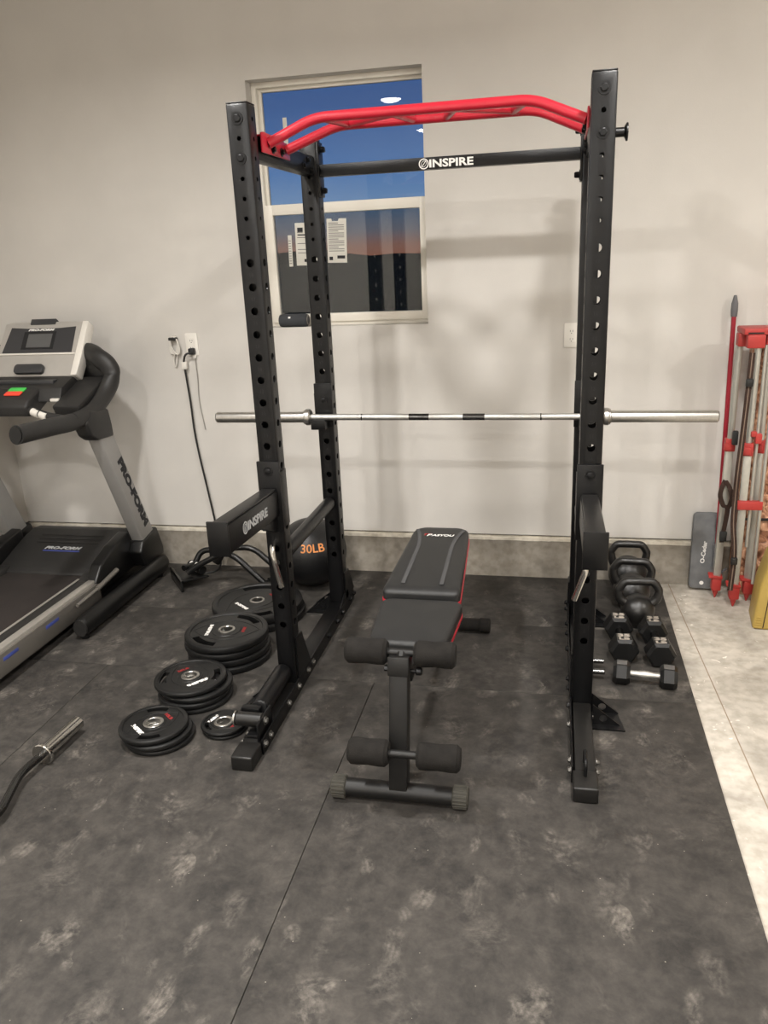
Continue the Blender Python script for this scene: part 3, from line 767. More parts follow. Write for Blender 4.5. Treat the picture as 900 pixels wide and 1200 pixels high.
# seat support, main beam and rear leg
o_('main_beam', MB().box((-.03, -.025, 0), (.03, .025, .93), .004, mx=frame((cx, -.46, .385), V((0, .93, -.02)))), 'bench_steel')
o_('roller_arm', MB().tube([(cx+.005, -.50, .462), (cx+.005, -.486, .478)], .018, 10), 'bench_steel')
o_('rear_leg', MB().box((-.028, -.025, 0), (.028, .025, .46), .004, mx=frame((cx-.005, .33, .375), V((0, .30, -.345)))), 'bench_steel')
rf = o_('rear_foot', MB().cyl((cx-.21, .635, .036), (cx+.17, .635, .036), .030), 'foam')
for s, e in ((-1, cx-.235), (1, cx+.195)): obj('foot_cap', MB().cyl((e-s*.05, .635, .036), (e, .635, .036), .0335, bev=.005), 'foam', rf)
def pad(poly, mx, th, round_):
    """upholstered cushion: outline poly (u,v) with a softly domed top"""
    bm = bmesh.new(); n = len(poly); c = V((sum(p[0] for p in poly)/n, sum(p[1] for p in poly)/n, 0)); rings = []
    lv = [(1, 0), (1, th-round_)]+[(1-(round_*(1-math.cos(a)))/.14, th-round_+round_*math.sin(a)) for a in [PI/2*j/6 for j in range(1, 7)]]+[(.6, th+.003), (.25, th+.004)]
    for k, z in lv: rings.append([bm.verts.new((c.x+(p[0]-c.x)*k, c.y+(p[1]-c.y)*k, z)) for p in poly])
    for a, b2 in zip(rings, rings[1:]):
        for i in range(n): bm.faces.new((a[i], a[(i+1) % n], b2[(i+1) % n], b2[i]))
    bm.faces.new(list(reversed(rings[0]))); bm.faces.new(rings[-1])
    bmesh.ops.recalc_face_normals(bm, faces=bm.faces)
    return MB().add(bm, mx)
def trapezoid(w0, w1, l, r0, r1, n=7):
    """rounded trapezoid from v=0 (width w0) to v=l (width w1)"""
    pts = [(-w0/2, 0), (w0/2, 0), (w1/2, l), (-w1/2, l)]; rr = [r0, r0, r1, r1]; out = []
    for i in range(4):
        a = V((*pts[i-1], 0)); q = V((*pts[i], 0)); d = V((*pts[(i+1) % 4], 0)); p = q+(a-q).normalized()*rr[i]; e = q+(d-q).normalized()*rr[i]
        for j in range(n+1):
            t = j/n; x = p*(1-t)**2+q*2*t*(1-t)+e*t*t; out.append((x.x, x.y))
    return out
seat_mx = axes((cx-.004, -.372, .408), (1, .0, 0), (0, 1, .012))
o_('seat_pad', pad(trapezoid(.262, .308, .352, .03, .045), seat_mx, .046, .018), 'vinyl')
o_('seat_trim', MB().prism(trapezoid(.266, .312, .352, .03, .045), -.012, .004, seat_mx, .003), 'red_paint', bench, 'red edge under the seat pad')
back_mx = axes((cx-.016, .002, .428), (1, .0, 0), (0, 1, .06))
bl = .64
bp_ = o_('back_pad', pad(trapezoid(.298, .240, bl, .03, .065), back_mx, .050, .020), 'vinyl')
o_('back_trim', MB().prism(trapezoid(.304, .246, bl+.004, .03, .065), -.014, .006, back_mx, .003), 'red_paint', bench, 'red edge under the back pad')
for s in (-1, 1):
    pts = []
    for j in range(25):
        t = j/24; v = .05+t*.53; u = s*(.074-.006*t + (.034*max(0, (t-.62)/.38)**2.0))
        pts.append(back_mx @ V((u, v, .0538 - .012*max(0, abs(u)-.105)/.03*.2)))
    obj('grey_stripe', MB().strip(pts, .016, .0016, (1, 0, 0)), 'vinyl_stripe', bp_, 'grey stripe on the back pad')
lgm = back_mx @ Matrix.Translation((.0, bl-.125, .0548))
b = MB().text('ASYOU', lgm @ Matrix.Translation((.018, 0, 0)), height=.020, width=.098, depth=.0008, bold=.025, shear=.25)
b.text('P', lgm @ Matrix.Translation((-.040, .002, 0)), height=.026, width=.022, depth=.0008, bold=.02, shear=.25)
obj('pad_logo', b, 'white_print', bp_, 'white lettering')
obj('pad_logo_red', MB().prism([(-.064, .016), (-.030, .016), (-.036, .010), (-.052, .010), (-.060, -.012)], 0, .0008, lgm), 'red_print', bp_, 'red mark beside the lettering')

# ================================================================== WEIGHT PLATES
def make_plate(R, t, num, grp, label):
    p = thing('weight_plate', label, 'weight plate', (0, 0, 0), grp)
    hr = .0262; q = min(.008, t*.35); prof = [(hr, .001), (R-.008, 0), (R-.002, q*.4), (R, q), (R, t-q), (R-.002, t-q*.4), (R-.008, t), (R*.87, t), (R*.855, t-.004), (R*.36, t-.004), (R*.345, t-.0015), (hr, t-.0015)]
    body = MB().lathe(prof, 72).mesh('p'); c = MB()
    for a0 in (55, 235):
        out = []; wid = 27 if R > .15 else 24
        for j in range(13): a = math.radians(a0-wid+2*wid*j/12); out.append((R*.83*math.cos(a), R*.83*math.sin(a)))
        for j in range(13): a = math.radians(a0+wid-2*wid*j/12); out.append((R*.66*math.cos(a), R*.66*math.sin(a)))
        c.prism(out, -.02, t+.02)
    obj('plate_body', bool_cut(body, [c.mesh('c')]), 'rubber', p)
    # raised pointed-oval ridge
    b = MB(); lens = []
    a = R*.80; bb = R*.50
    for j in range(33): x = -a+2*a*j/32; lens.append((x, bb*(1-(x/a)**2), t-.004))
    for j in range(1, 32): x = a-2*a*j/32; lens.append((x, -bb*(1-(x/a)**2), t-.004))
    b.tube(lens, .0028, 8, closed=True, up=(0, 0, 1), ry=.002)
    ring = [(R*.80*math.cos(2*PI*j/64), R*.80*math.sin(2*PI*j/64)) for j in range(64)]
    obj('raised_ridge', b, 'rubber', p)
    obj('hub_ring', MB().lathe([(.0255, -.0), (.037, .001), (.0375, t+.0), (.034, t+.002), (.028, t+.002), (.0255, t)], 40), 'steel', p, 'steel hub ring')
    th = t-.004; w = min(.105, R*.62); k = 1 if R > .12 else .8
    rt = -(R*.345 if R > .12 else R*.62)
    rt = -(.037+(R-.037)*.28)
    obj('plate_logo', MB().text('INSPIRE', Matrix.Translation((rt, 0, th)) @ Matrix.Rotation(-PI/2, 4, 'Z'), height=.017*k, width=w, depth=.0012, bold=.045), 'white_print', p, 'white lettering')
    obj('plate_weight', MB().text(num+'LB', Matrix.Translation((-rt, 0, th)) @ Matrix.Rotation(-PI/2, 4, 'Z'), height=.014*k, width=.05*k, depth=.0012, bold=.03), 'red_print', p, 'red lettering')
    return p
ORD = {0: 'bottom', 1: 'second', 2: 'third', 3: 'fourth'}
def stack(R, t, num, n, x, y, rot, desc, grp, offs):
    first = None
    for k in range(n):
        pos = 'topmost' if k == n-1 else ('at the bottom' if k == 0 else ('just under the top' if k == n-2 else 'just above the bottom'))
        lab = f'black rubber weight plate, {pos} of {desc}'
        dx, dy = offs[k]; loc = (x+dx, y+dy, k*(t+.0024)); rz = rot+(0 if k == n-1 else random.uniform(0, 6))
        if first is None:
            first = make_plate(R, t, num, grp, lab); first.location = loc; first.rotation_euler = (0, 0, rz)
        else: dup(first, loc, rz, lab)
stack(.223, .0385, '45', 2, -.965, .70, .92, 'the widest stack', 'widest weight plates', [(.012, 0), (0, 0)])
stack(.184, .0305, '35', 4, -.948, .277, .15, 'the tallest stack', 'plates of the tallest stack', [(.008, -.006), (.004, .004), (-.004, 0), (0, 0)])
stack(.145, .0212, '25', 4, -.955, -.072, 2.45, 'the stack before the tallest', 'plates of the middle stack', [(.012, .0), (.004, -.004), (.012, .004), (-.012, .004)])
stack(.127, .0205, '10', 3, -.968, -.372, .9, 'the stack by the curl bar', 'plates of the front stack', [(.010, .006), (.004, -.002), (-.010, .0)])
stack(.086, .0145, '5', 2, -.742, -.278, -.3, 'the smallest stack', 'smallest weight plates', [(.003, .003), (0, 0)])

# ================================================================== SLAM BALL
bl_ = thing('slam_ball', 'large black rubber slam ball marked 30LB standing behind the plates', 'ball', (-.80, 1.115, 0))
c0 = V((-.80, 1.115, .183))
obj('ball_body', MB().ball(c0, .187, (1, 1, .978), 48, 32), 'ball', bl_)
# lettering wrapped on the sphere facing the camera side
def wrap_text(body, c, r, az, el, h, m, parent, name):
    mb = MB().text(body, Matrix.Identity(4), height=h, depth=.001, bold=.012, res=4); bm = mb.bm
    for v in bm.verts:
        a = az+v.co.x/r/math.cos(el); e = el+v.co.y/r; q = r+.0008+v.co.z
        d = V((math.cos(e)*math.sin(a), -math.cos(e)*math.cos(a), math.sin(e))); v.co = c+d*q
    return obj(name, mb, m, parent)
wrap_text('30LB', c0, .1865, .35, .43, .044, 'orange_print', bl_, 'weight_marking')

# ================================================================== TRAP BAR behind the plates
tb = thing('trap_bar', 'black bent-tube steel trap bar lying on the mat behind the plates', 'trap bar', (-1.3, 1.05, 0))
T1 = fillet([(-1.50, 1.08, .082), (-1.47, 1.09, .10), (-1.44, 1.12, .165), (-1.15, 1.15, .185), (-1.04, 1.14, .09), (-1.00, 1.13, .05)], .06, 8)
T2 = fillet([(-1.47, .99, .085), (-1.41, 1.0, .125), (-1.26, 1.02, .20), (-1.18, 1.0, .178), (-1.03, .985, .04)], .05, 8)
obj('frame_tube', MB().tube(T1, .0165, 16), 'tm_steel', tb); obj('frame_tube', MB().tube(T2, .0165, 16), 'tm_steel', tb)
obj('cross_tube', MB().tube(fillet([(-1.46, 1.08, .10), (-1.49, .99, .11)], .01), .0165, 12), 'tm_steel', tb); obj('end_tube', MB().cyl((-1.02, .985, .045), (-1.0, 1.13, .05), .0165), 'tm_steel', tb)
ex = V((.63, -.77, 0)); ey = V((.77, .63, 0))
em = axes((-1.492, 1.045, .056), ex, ey)
obj('end_plate', MB().box((-.115, -.062, -.006), (.10, .085, .006), .003, mx=em), 'tm_steel', tb)
obj('plate_edge', MB().box((-.125, -.075, -.056), (.115, -.060, .012), .004, mx=em), 'dark_steel', tb)
obj('sleeve', MB().cyl(em @ V((-.06, .03, .030)), em @ V((.08, .06, .034)), .024, bev=.003), 'tm_steel', tb)
obj('sleeve_label', MB().cyl(em @ V((-.035, .0345, .031)), em @ V((.03, .049, .033)), .0255), 'white_print', tb, 'white label')
obj('rubber_grip', MB().cyl((-1.40, 1.20, .06), (-1.345, 1.23, .15), .024, bev=.004), 'foam', tb)
obj('plate_horn', MB().box((-1.06, .955, .0), (-.955, 1.005, .055), .006), 'tm_steel', tb)
obj('horn_tube', MB().cyl((-1.005, 1.0, .05), (-.97, 1.10, .065), .022), 'tm_steel', tb)

# ================================================================== KETTLEBELLS
def make_kettle(s, hw, label):
    k = thing('kettlebell', label, 'kettlebell', (0, 0, 0), 'kettlebells in a row')
    R = .078*s; zc = R*.93
    prof = [(0, 0), (R*.60, 0), (R*.66, .004)]
    for j in range(1, 20):
        e = math.radians(-48+138*j/20); prof.append((R*math.cos(e), zc+R*math.sin(e)))
    prof = [p for p in prof if p[1] >= 0]+[(0, zc+R)]
    obj('bell', MB().lathe(prof, 48), 'iron', k)
    zt = zc+R*1.0
    top = zt+.066
    pts = smooth([(-R*.62, 0, zc+R*.40), (-hw*.90, 0, zc+R*.72), (-hw, 0, zc+R*1.15), (-hw*.97, 0, top-.035), (-hw*.70, 0, top-.004), (-hw*.3, 0, top), (hw*.3, 0, top), (hw*.70, 0, top-.004), (hw*.97, 0, top-.035), (hw, 0, zc+R*1.15), (hw*.90, 0, zc+R*.72), (R*.62, 0, zc+R*.40)], 6)
    n = len(pts); rad = [1.25-.25*min(1, min(i, n-1-i)/14) for i in range(n)]
    obj('handle', MB().tube(pts, .018, 20, up=(0, 1, 0), radii=rad), 'iron', k)
    return k
k1 = make_kettle(.98, .088, 'smallest black iron kettlebell beside the dumbbells, front of the row'); k1.location = (.848, .80, 0); k1.rotation_euler = (0, 0, .05)
k2 = make_kettle(1.12, .087, 'black iron kettlebell in the middle of the row of three'); k2.location = (.836, .995, 0); k2.rotation_euler = (0, 0, -.06)
k3 = make_kettle(1.22, .085, 'black iron kettlebell by the wall, back of the row'); k3.location = (.834, 1.19, 0)

# ================================================================== DUMBBELLS
def make_dumbbell(hr, hl, L, label, txt, lm_, chrome):
    d = thing('dumbbell', label, 'dumbbell', (0, 0, 0), 'hex dumbbells')
    ap = hr*math.cos(PI/6)                                            # axis along local y, flat face down
    for s in (-1, 1):
        yc = s*(L/2); b = MB()
        prof = [(0, -hl/2), (hr*.80, -hl/2), (hr, -hl/2+.014), (hr, hl/2-.014), (hr*.80, hl/2), (0, hl/2)]
        # flats face up and down: a vertex ring starting at angle 0 lies along local x
        b.lathe(prof, 6, Matrix(((1, 0, 0, 0), (0, 0, 1, yc), (0, 1, 0, ap), (0, 0, 0, 1))))
        h = obj('head', b, 'rubber', d, angle=20)
        if chrome: obj('head_label', MB().box((-hr*.34, yc-hl*.30, 2*ap), (hr*.34, yc+hl*.30, 2*ap+.0012), .0005), lm_, h)
        else:
            t = MB(); t.text(txt, axes((0, yc+hl*.14, 2*ap), (1, 0, 0), (0, 1, 0)), height=.026, width=.05, depth=.001, bold=.05)
            t.text('LB', axes((0, yc-hl*.2, 2*ap), (1, 0, 0), (0, 1, 0)), height=.021, width=.044, depth=.001, bold=.06)
            obj('head_label', t, lm_, h, 'pale worn raised lettering')
    a = L/2-hl/2+.006
    if chrome:
        n = 24; rad = [1+.30*math.exp(-((i/(n-1)-.5)/.16)**2)+.12*math.sin(i*2.2)*.3 for i in range(n)]
        pts = [(0, -a+2*a*i/(n-1), ap) for i in range(n)]
        obj('grip', MB().tube(pts, .0125, 20, radii=rad), 'knurl', d, 'chrome contoured grip')
    else: obj('grip', MB().cyl((0, -a, ap), (0, a, ap), .0165), 'dark_steel', d)
    return d
d1 = make_dumbbell(.062, .088, .205, 'rubber hex dumbbell lying lengthwise beside the rack upright', '35', 'worn', False); d1.location = (.757, .552, 0); d1.rotation_euler = (0, 0, .035)
d2 = dup(d1, (.902, .535, 0), .04, 'rubber hex dumbbell lying lengthwise beside the bare concrete')
d3 = make_dumbbell(.050, .066, .178, 'hex dumbbell with chrome grip lying crosswise before the other two', '', 'grey_label', True); d3.location = (.829, .252, 0); d3.rotation_euler = (0, 0, PI/2-.10)

# ================================================================== CURL BAR front left
ez = thing('curl_bar', 'bent curl bar with chrome sleeve lying on the mat in front', 'curl bar', (-1.30, -.8, 0))
obj('sleeve', MB().cyl((-1.301, -.575, .0405), (-1.290, -.375, .0405), .0255, bev=.002), 'chrome', ez)
obj('collar', MB().lathe([(.014, 0), (.038, 0), (.0405, .003), (.0405, .011), (.038, .014), (.014, .014)], 40, frame((-1.302, -.590, .0405), (.055, 1, 0))), 'chrome', ez)
sh = [(-1.302, -.59, .0405), (-1.312, -.70, .0405), (-1.245, -.90, .0405), (-1.31, -1.05, .0405), (-1.31, -1.17, .0405), (-1.245, -1.32, .0405), (-1.312, -1.52, .0405), (-1.302, -1.63, .0405)]
obj('shaft', MB().tube(fillet(sh, .045, 8), .0138, 18), 'dark_steel', ez)
obj('collar', MB().lathe([(.014, 0), (.038, 0), (.0405, .003), (.0405, .011), (.038, .014), (.014, .014)], 40, frame((-1.302, -1.63, .0405), (-.05, -1, 0))), 'chrome', ez)
obj('sleeve', MB().cyl((-1.301, -1.645, .0405), (-1.295, -1.845, .0405), .0255, bev=.002), 'chrome', ez)

# ================================================================== TREADMILL
TC = -2.15
tm = thing('treadmill', 'grey and black folding treadmill facing the back wall beside the rack', 'treadmill', (TC, .4, 0))
t_ = lambda n, mb, m, par=tm, lab=None: obj(n, mb, m, par, lab)
HW = .355                                                            # rail outer half width
t_('belt', MB().box((TC-.235, -.86, .105), (TC+.235, .74, .152), .006), 'tm_belt')
t_('deck', MB().box((TC-.30, -.84, .075), (TC+.30, .72, .104), .004), 'tm_steel')
for s in (-1, 1):
    def bxs(a, c, y0, y1, z0, z1, bev=.003):
        x0, x1 = TC+s*a, TC+s*c; return MB().box((min(x0, x1), y0, z0), (max(x0, x1), y1, z1), bev)
    fr = t_('foot_rail', bxs(.238, .310, -.87, .66, .108, .164, .004), 'tm_black')
    obj('inner_trim', bxs(.236, .250, -.87, .66, .1645, .168, .001), 'tm_rail', fr, 'thin silver strip')
    t_('side_rail', bxs(.308, .350, -.87, .655, .120, .174, .008), 'tm_rail')
    sp = t_('side_panel', bxs(.350, .362, -.87, .655, .058, .158, .004), 'tm_side')
    for y in (-.28, -.08, .22, .50): obj('blue_mark', bxs(.362, .3626, y-.03, y+.07, .120, .137, .0002), 'blue_print', sp, 'blue printed dash')
    t_('frame_rail', bxs(.29, .35, -.80, 1.0, .045, .074, .004), 'tm_steel')
    t_('end_roller_cap', bxs(.24, .365, -.93, -.868, .055, .17, .012), 'tm_black')
    # base tube resting on the floor
    xb = TC+s*.438
    pts = [(xb, .335, .062), (xb, .35, .064), (xb, 1.15, .064), (xb, 1.185, .062)]
    bt = t_('base_tube', MB().tube(pts, .042, 24, ry=.05, up=(0, 0, 1), radii=[.8, 1, 1, .85]), 'tm_steel')
    obj('base_end_cap', MB().tube([(xb, .324, .062), (xb, .337, .062)], .034, 24, ry=.042, up=(0, 0, 1)), 'tm_black', bt)
    for y in (.36, 1.12): obj('base_foot', MB().cyl((xb, y, 0), (xb, y, .02), .02), 'tm_steel', bt)
    # boot and upright
    xo = TC+s*.43; xi = TC+s*.362; h0, h1 = min(xo, xi), max(xo, xi)
    boot = [(1.00, .105), (1.21, .105), (1.215, .15), (1.165, .285), (1.00, .255), (.965, .20)]
    t_('upright_boot', MB().prism(boot, h0-.008, h1+.008, YZ, .012, 3), 'tm_steel')
    up_ = [(1.03, .20), (1.172, .20), (.868, .905), (.735, .905)]
    u = t_('upright', MB().prism(up_, h0, h1, YZ, .010, 3), 'tm_grey')
    d = V((0, .868-1.172, .905-.20)).normalized()*-1
    if s > 0:
        cen = V((h1+.0007, .985, .535)) ; y_ = V((0, -d.z, d.y))
        obj('upright_lettering', MB().text('PRO-FORM', axes(cen, d, y_), height=.052, width=.45, depth=.0006, bold=.07), 'ink_dark', u, 'dark lettering')
    # dark collar where the upright meets the hand rail
    col = [(.878, .865), (.875, .93), (.86, 1.01), (.70, 1.03), (.645, .975), (.68, .905), (.725, .875)]
    t_('rail_collar', MB().prism(col, h0-.006, h1+.006, YZ, .014, 3), 'tm_black')
    xm = TC+s*.40
    hp = smooth([(xm, .185, 1.025), (xm, .40, 1.01), (xm, .62, .995), (xm, .78, 1.015), (xm+s*.0, .90, 1.07), (xm+s*.012, .965, 1.14), (xm, .975, 1.20), (xm-s*.05, .985, 1.24), (xm-s*.12, 1.03, 1.262), (xm-s*.22, 1.06, 1.265)], 8)
    hb = t_('hand_rail', MB().tube(hp, .034, 22, ry=.042, up=(s*.25, 0, 1), radii=[1+.18*min(1, max(0, (i-22)/14)) for i in range(len(hp))]), 'tm_black')
    obj('grip_seam', MB().tube([(xm, .588, .9972), (xm, .596, .9967)], .0338, 22, ry=.0408, up=(s*.25, 0, 1)), 'etched', hb)
    obj('grip_end', MB().tube([(xm, .178, 1.0255), (xm, .187, 1.025)], .029, 22, ry=.036, up=(s*.25, 0, 1)), 'tm_steel', hb)
    # pulse bar between pod and collar
    pb = t_('pulse_bar', MB().tube(fillet([(TC+s*.10, .70, 1.035), (TC+s*.22, .665, 1.01), (xm-s*.02, .66, .985)], .05), .019, 16), 'tm_black')
    for q in (.135, .185): obj('pulse_sensor', MB().tube([(TC+s*q, .692-.25*(q-.11), 1.032-.22*(q-.11)), (TC+s*(q+.042), .680-.25*(q-.11), 1.022-.22*(q-.11))], .0198, 16), 'tm_bright', pb)
    x0, x1 = TC+s*.20, TC+s*.385
    t_('side_web', MB().box((min(x0, x1), 1.0, 1.05), (max(x0, x1), 1.035, 1.25), .008), 'tm_steel')
    # side tray
    x0, x1 = TC+s*.23, TC+s*.37
    t_('side_tray', MB().prism([(.72, 1.0), (.98, 1.09), (1.0, 1.14), (.98, 1.15), (.70, 1.05)], min(x0, x1), max(x0, x1), YZ, .008), 'tm_black')
    # dark shroud bulging from the hood over the rail end
    x0, x1 = TC+s*.295, TC+s*.362
    t_('hood_shroud', MB().prism([(.615, .10), (.63, .17), (.70, .235), (.84, .285), (1.00, .31), (1.02, .10)], min(x0, x1), max(x0, x1), YZ, .012, 3), 'tm_steel')
# lift cylinder seen beside the right shroud
t_('lift_strut', MB().cyl((TC+.378, .60, .142), (TC+.378, .80, .165), .013).cyl((TC+.378, .42, .135), (TC+.378, .60, .142), .009), 'tm_side')
# motor hood
hood = [(.735, .10), (.74, .158), (.78, .178), (.90, .222), (1.02, .262), (1.10, .278), (1.16, .272), (1.20, .22), (1.20, .10)]
hd = t_('motor_hood', MB().prism(hood, TC-.30, TC+.30, YZ, .010, 3), 'tm_black')
hx = V((0, .12, .043)).normalized()
obj('hood_lettering', MB().text('PRO-FORM', axes((TC+.0, .92, .2306), (1, 0, 0), (0, hx.y, hx.z)), height=.024, width=.22, depth=.0008, bold=.04, shear=.3), 'grey_print', hd, 'pale lettering')
obj('hood_underline', MB().box((-.11, -.004, 0), (.11, .004, .0008), mx=axes((TC+.0, .896, .2222), (1, 0, 0), (0, hx.y, hx.z))), 'blue_print', hd, 'blue printed line')
for k in range(3): obj('hood_rib', MB().box((-.19, -.004, 0), (.19, .004, .003), .001, mx=axes((TC, .965+.03*k, .2455+.0105*k), (1, 0, 0), (0, hx.y, hx.z))), 'tm_black', hd)
for s in (-1, 1):
    obj('hood_corner', MB().prism([(.635, .10), (.645, .166), (.78, .18), (.78, .10)], min(TC+s*.235, TC+s*.30), max(TC+s*.235, TC+s*.30), YZ, .006), 'tm_black', hd)
# console
fl = V((0, .185, .255)).normalized(); nf_ = V((0, -fl.z, fl.y))
def CP(u, v, n=0.): return V((TC+u, .905, 1.165))+fl*v+nf_*n
cmx = axes((TC, .905, 1.165), (1, 0, 0), fl)                          # local z points to the runner
shell = MB().prism([(-.225, 0), (.245, 0), (.252, .12), (.248, .312), (.18, .318), (-.18, .318), (-.222, .312), (-.232, .12)], -.055, 0, cmx, .010, 3)
cs = t_('console', shell, 'tm_silver')
obj('console_back', MB().prism([(-.23, .0), (.23, .0), (.215, .28), (-.215, .28)], -.10, -.052, cmx, .012), 'tm_black', cs)
for s in (1,):
    a = [(s*.222, .005), (s*.256, .005), (s*.262, .12), (s*.257, .313), (s*.226, .313)]
    obj('console_edge', MB().prism(a, -.058, .004, cmx, .004), 'tm_bright', cs, 'bright silver edge')
obj('display_panel', MB().prism([(-.200, .135), (.200, .135), (.194, .283), (.10, .276), (-.08, .276), (-.178, .283)], 0, .0015, cmx), 'tm_panel', cs)
scr = obj('screen_bezel', MB().prism([(-.095, .155), (.088, .155), (.088, .256), (-.095, .256)], .0015, .003, cmx), 'etched', cs)
obj('screen', MB().prism([(-.068, .165), (.070, .165), (.070, .243), (-.068, .243)], .003, .0036, cmx), 'tm_screen', cs)
obj('console_lettering', MB().text('PRO-FORM', cmx @ Matrix.Translation((.0, .2665, .0022)), height=.012, width=.15, depth=.0006, bold=.05, shear=.3), 'white_print', cs, 'pale lettering')
obj('panel_lip', MB().prism([(-.222, .122), (.222, .122), (.222, .131), (-.222, .131)], 0, .006, cmx, .002), 'tm_bright', cs)
obj('top_clip', MB().prism([(-.072, .298), (.072, .298), (.072, .330), (-.072, .330)], -.02, .006, cmx, .003), 'tm_panel', cs)
obj('media_holder', MB().prism(rrect(.165, .052, .018, 5, -.01, .035), 0, .024, cmx, .005), 'tm_panel', cs)
# control deck below the silver shell
deck = [(.925, 1.17), (.80, 1.125), (.765, 1.06), (.86, 1.05), (.98, 1.12)]
cd = t_('control_deck', MB().prism(deck, TC-.235, TC+.235, YZ, .008), 'tm_black')
obj('button_row', MB().box((TC-.17, .835, 1.1375), (TC+.17, .875, 1.1545), .002, mx=None), 'tm_panel', cd)
for s in (-1, 1): obj('silver_tip', MB().box((min(TC+s*.19, TC+s*.235), .752, 1.062), (max(TC+s*.19, TC+s*.235), .772, 1.078), .004), 'tm_bright', cd)
pod = [(.84, 1.135), (.70, 1.085), (.665, 1.055), (.68, 1.005), (.74, .995), (.86, 1.05)]
pd_ = t_('start_stop_pod', MB().prism(pod, TC-.115, TC+.115, YZ, .012, 3), 'tm_black')
pm_ = axes((TC+.0, .765, 1.1095), (1, 0, 0), (0, .14, .05))
obj('start_button', MB().prism(rrect(.088, .036, .006, 4, 0, .019), 0, .006, pm_, .001), 'green_btn', pd_, 'green button')
obj('stop_button', MB().prism(rrect(.088, .036, .006, 4, 0, -.019), 0, .006, pm_, .001), 'red_btn', pd_, 'red button')

# ================================================================== SPEAKER ON THE SILL
sx0, sx1, sy, sz = -.957, -.803, WY+.022, wz0+.0335
spk = thing('bluetooth_speaker', 'small dark cylindrical speaker lying on the window sill', 'speaker', ((sx0+sx1)/2, sy, wz0))
n = 20; Ls = sx1-sx0
obj('speaker_body', MB().lathe([(0, 0), (.022, 0), (.030, .004), (.0332, .014), (.0332, Ls-.014), (.030, Ls-.004), (.022, Ls), (0, Ls)], 36, frame((sx0, sy, sz), (1, 0, 0))), 'speaker', spk)
obj('end_ring', MB().lathe([(.020, 0), (.0255, 0), (.0255, .003), (.020, .003)], 32, frame((sx1-.001, sy, sz), (1, 0, 0))), 'tm_side', spk)
obj('logo_badge', MB().box((-.006, -.005, 0), (.006, .005, .001), .0003, mx=axes(((sx0+sx1)/2-.015, sy-.0292, sz+.0165), (1, 0, 0), (0, .5, .86))), 'white_print', spk)

# ================================================================== RIGHT CORNER: insulation, tripod, mop, case
ins = thing('insulation_batt', 'brown paper faced insulation batt standing against the wall behind tripod', 'insulation', (1.7, 1.26, FZ))
bm = bmesh.new(); nx, nz = 40, 64; X0, X1, Z0, Z1 = 1.335, 2.05, FZ, 1.235; rnd = random.Random(5); g = []
for j in range(nz+1):
    row = []
    for i in range(nx+1):
        x = X0+(X1-X0)*i/nx; z = Z0+(Z1-Z0)*j/nz
        dd = .006*math.sin(x*41+z*17)+.005*math.sin(z*53-x*29)+.004*rnd.uniform(-1, 1)
        edge = min(1, min(i, nx-i)/3, min(j+2, nz-j)/3)
        row.append(bm.verts.new((x, 1.215+.03*(1-edge)-dd*edge, z)))
    g.append(row)
bk = [[bm.verts.new((X0+(X1-X0)*i/nx, WY-.02, Z0+(Z1-Z0)*j/nz)) for i in (0, nx)] for j in (0, nz)]
for j in range(nz):
    for i in range(nx): bm.faces.new((g[j][i], g[j][i+1], g[j+1][i+1], g[j+1][i]))
bm.faces.new([g[j][0] for j in range(nz+1)]+[bk[1][0], bk[0][0]]); bm.faces.new([g[j][nx] for j in range(nz, -1, -1)]+[bk[0][1], bk[1][1]])
bm.faces.new([g[nz][i] for i in range(nx+1)]+[bk[1][1], bk[1][0]]); bm.faces.new([g[0][i] for i in range(nx, -1, -1)]+[bk[0][0], bk[0][1]])
bm.faces.new((bk[0][0], bk[1][0], bk[1][1], bk[0][1]))
bmesh.ops.recalc_face_normals(bm, faces=bm.faces)
obj('batt', MB().add(bm), 'insul', ins)
obj('binding_strap', MB().box((X0-.004, 1.198, .385), (X1+.004, 1.204, .397)), 'dark_slot', ins)

tp = thing('survey_tripod', 'folded aluminium tripod with red head and feet leaning at right', 'tripod', (1.33, 1.08, FZ))
TOP = 1.235
legs = [((1.252, 1.13, TOP), (1.252, 1.175, .075)), ((1.312, 1.055, TOP), (1.316, 1.075, .075)), ((1.368, 1.10, TOP), (1.392, 1.15, .075))]
for i, (a, c) in enumerate(legs):
    a = V(a); c = V(c); m_ = a.lerp(c, .40)
    lg = obj('leg', MB().cyl(a, m_, .014, seg=18).box((-.017, -.015, 0), (.017, .015, (c-m_).length), .003, mx=frame(m_, c-m_)), 'alu', tp)
    obj('leg_clamp', MB().box((-.022, -.02, -.03), (.022, .02, .03), .005, mx=frame(m_, c-m_)).box((-.012, -.032, -.012), (.03, -.016, .02), .003, mx=frame(m_, c-m_)), 'red_plastic', lg, 'red clamp')
    foot = MB().box((-.022, -.022, 0), (.022, .022, .075), .006, mx=frame(c+V((0, 0, .03)), V((0, 0, -1))))
    foot.box((-.040, -.016, 0), (.024, .028, .012), .003, mx=axes((c.x, c.y-.01, c.z+.022), (1, 0, -.1), (0, 1, .15)))
    d = MB().lathe([(.021, 0), (.012, .04), (.003, .066), (0, .068)], 20, frame((c.x, c.y, c.z-.021), (0, 0, -1)))
    ft = obj('leg_shoe', foot, 'red_plastic', lg, 'red pointed foot'); obj('spike', d, 'red_plastic' if i else 'red_plastic', ft)
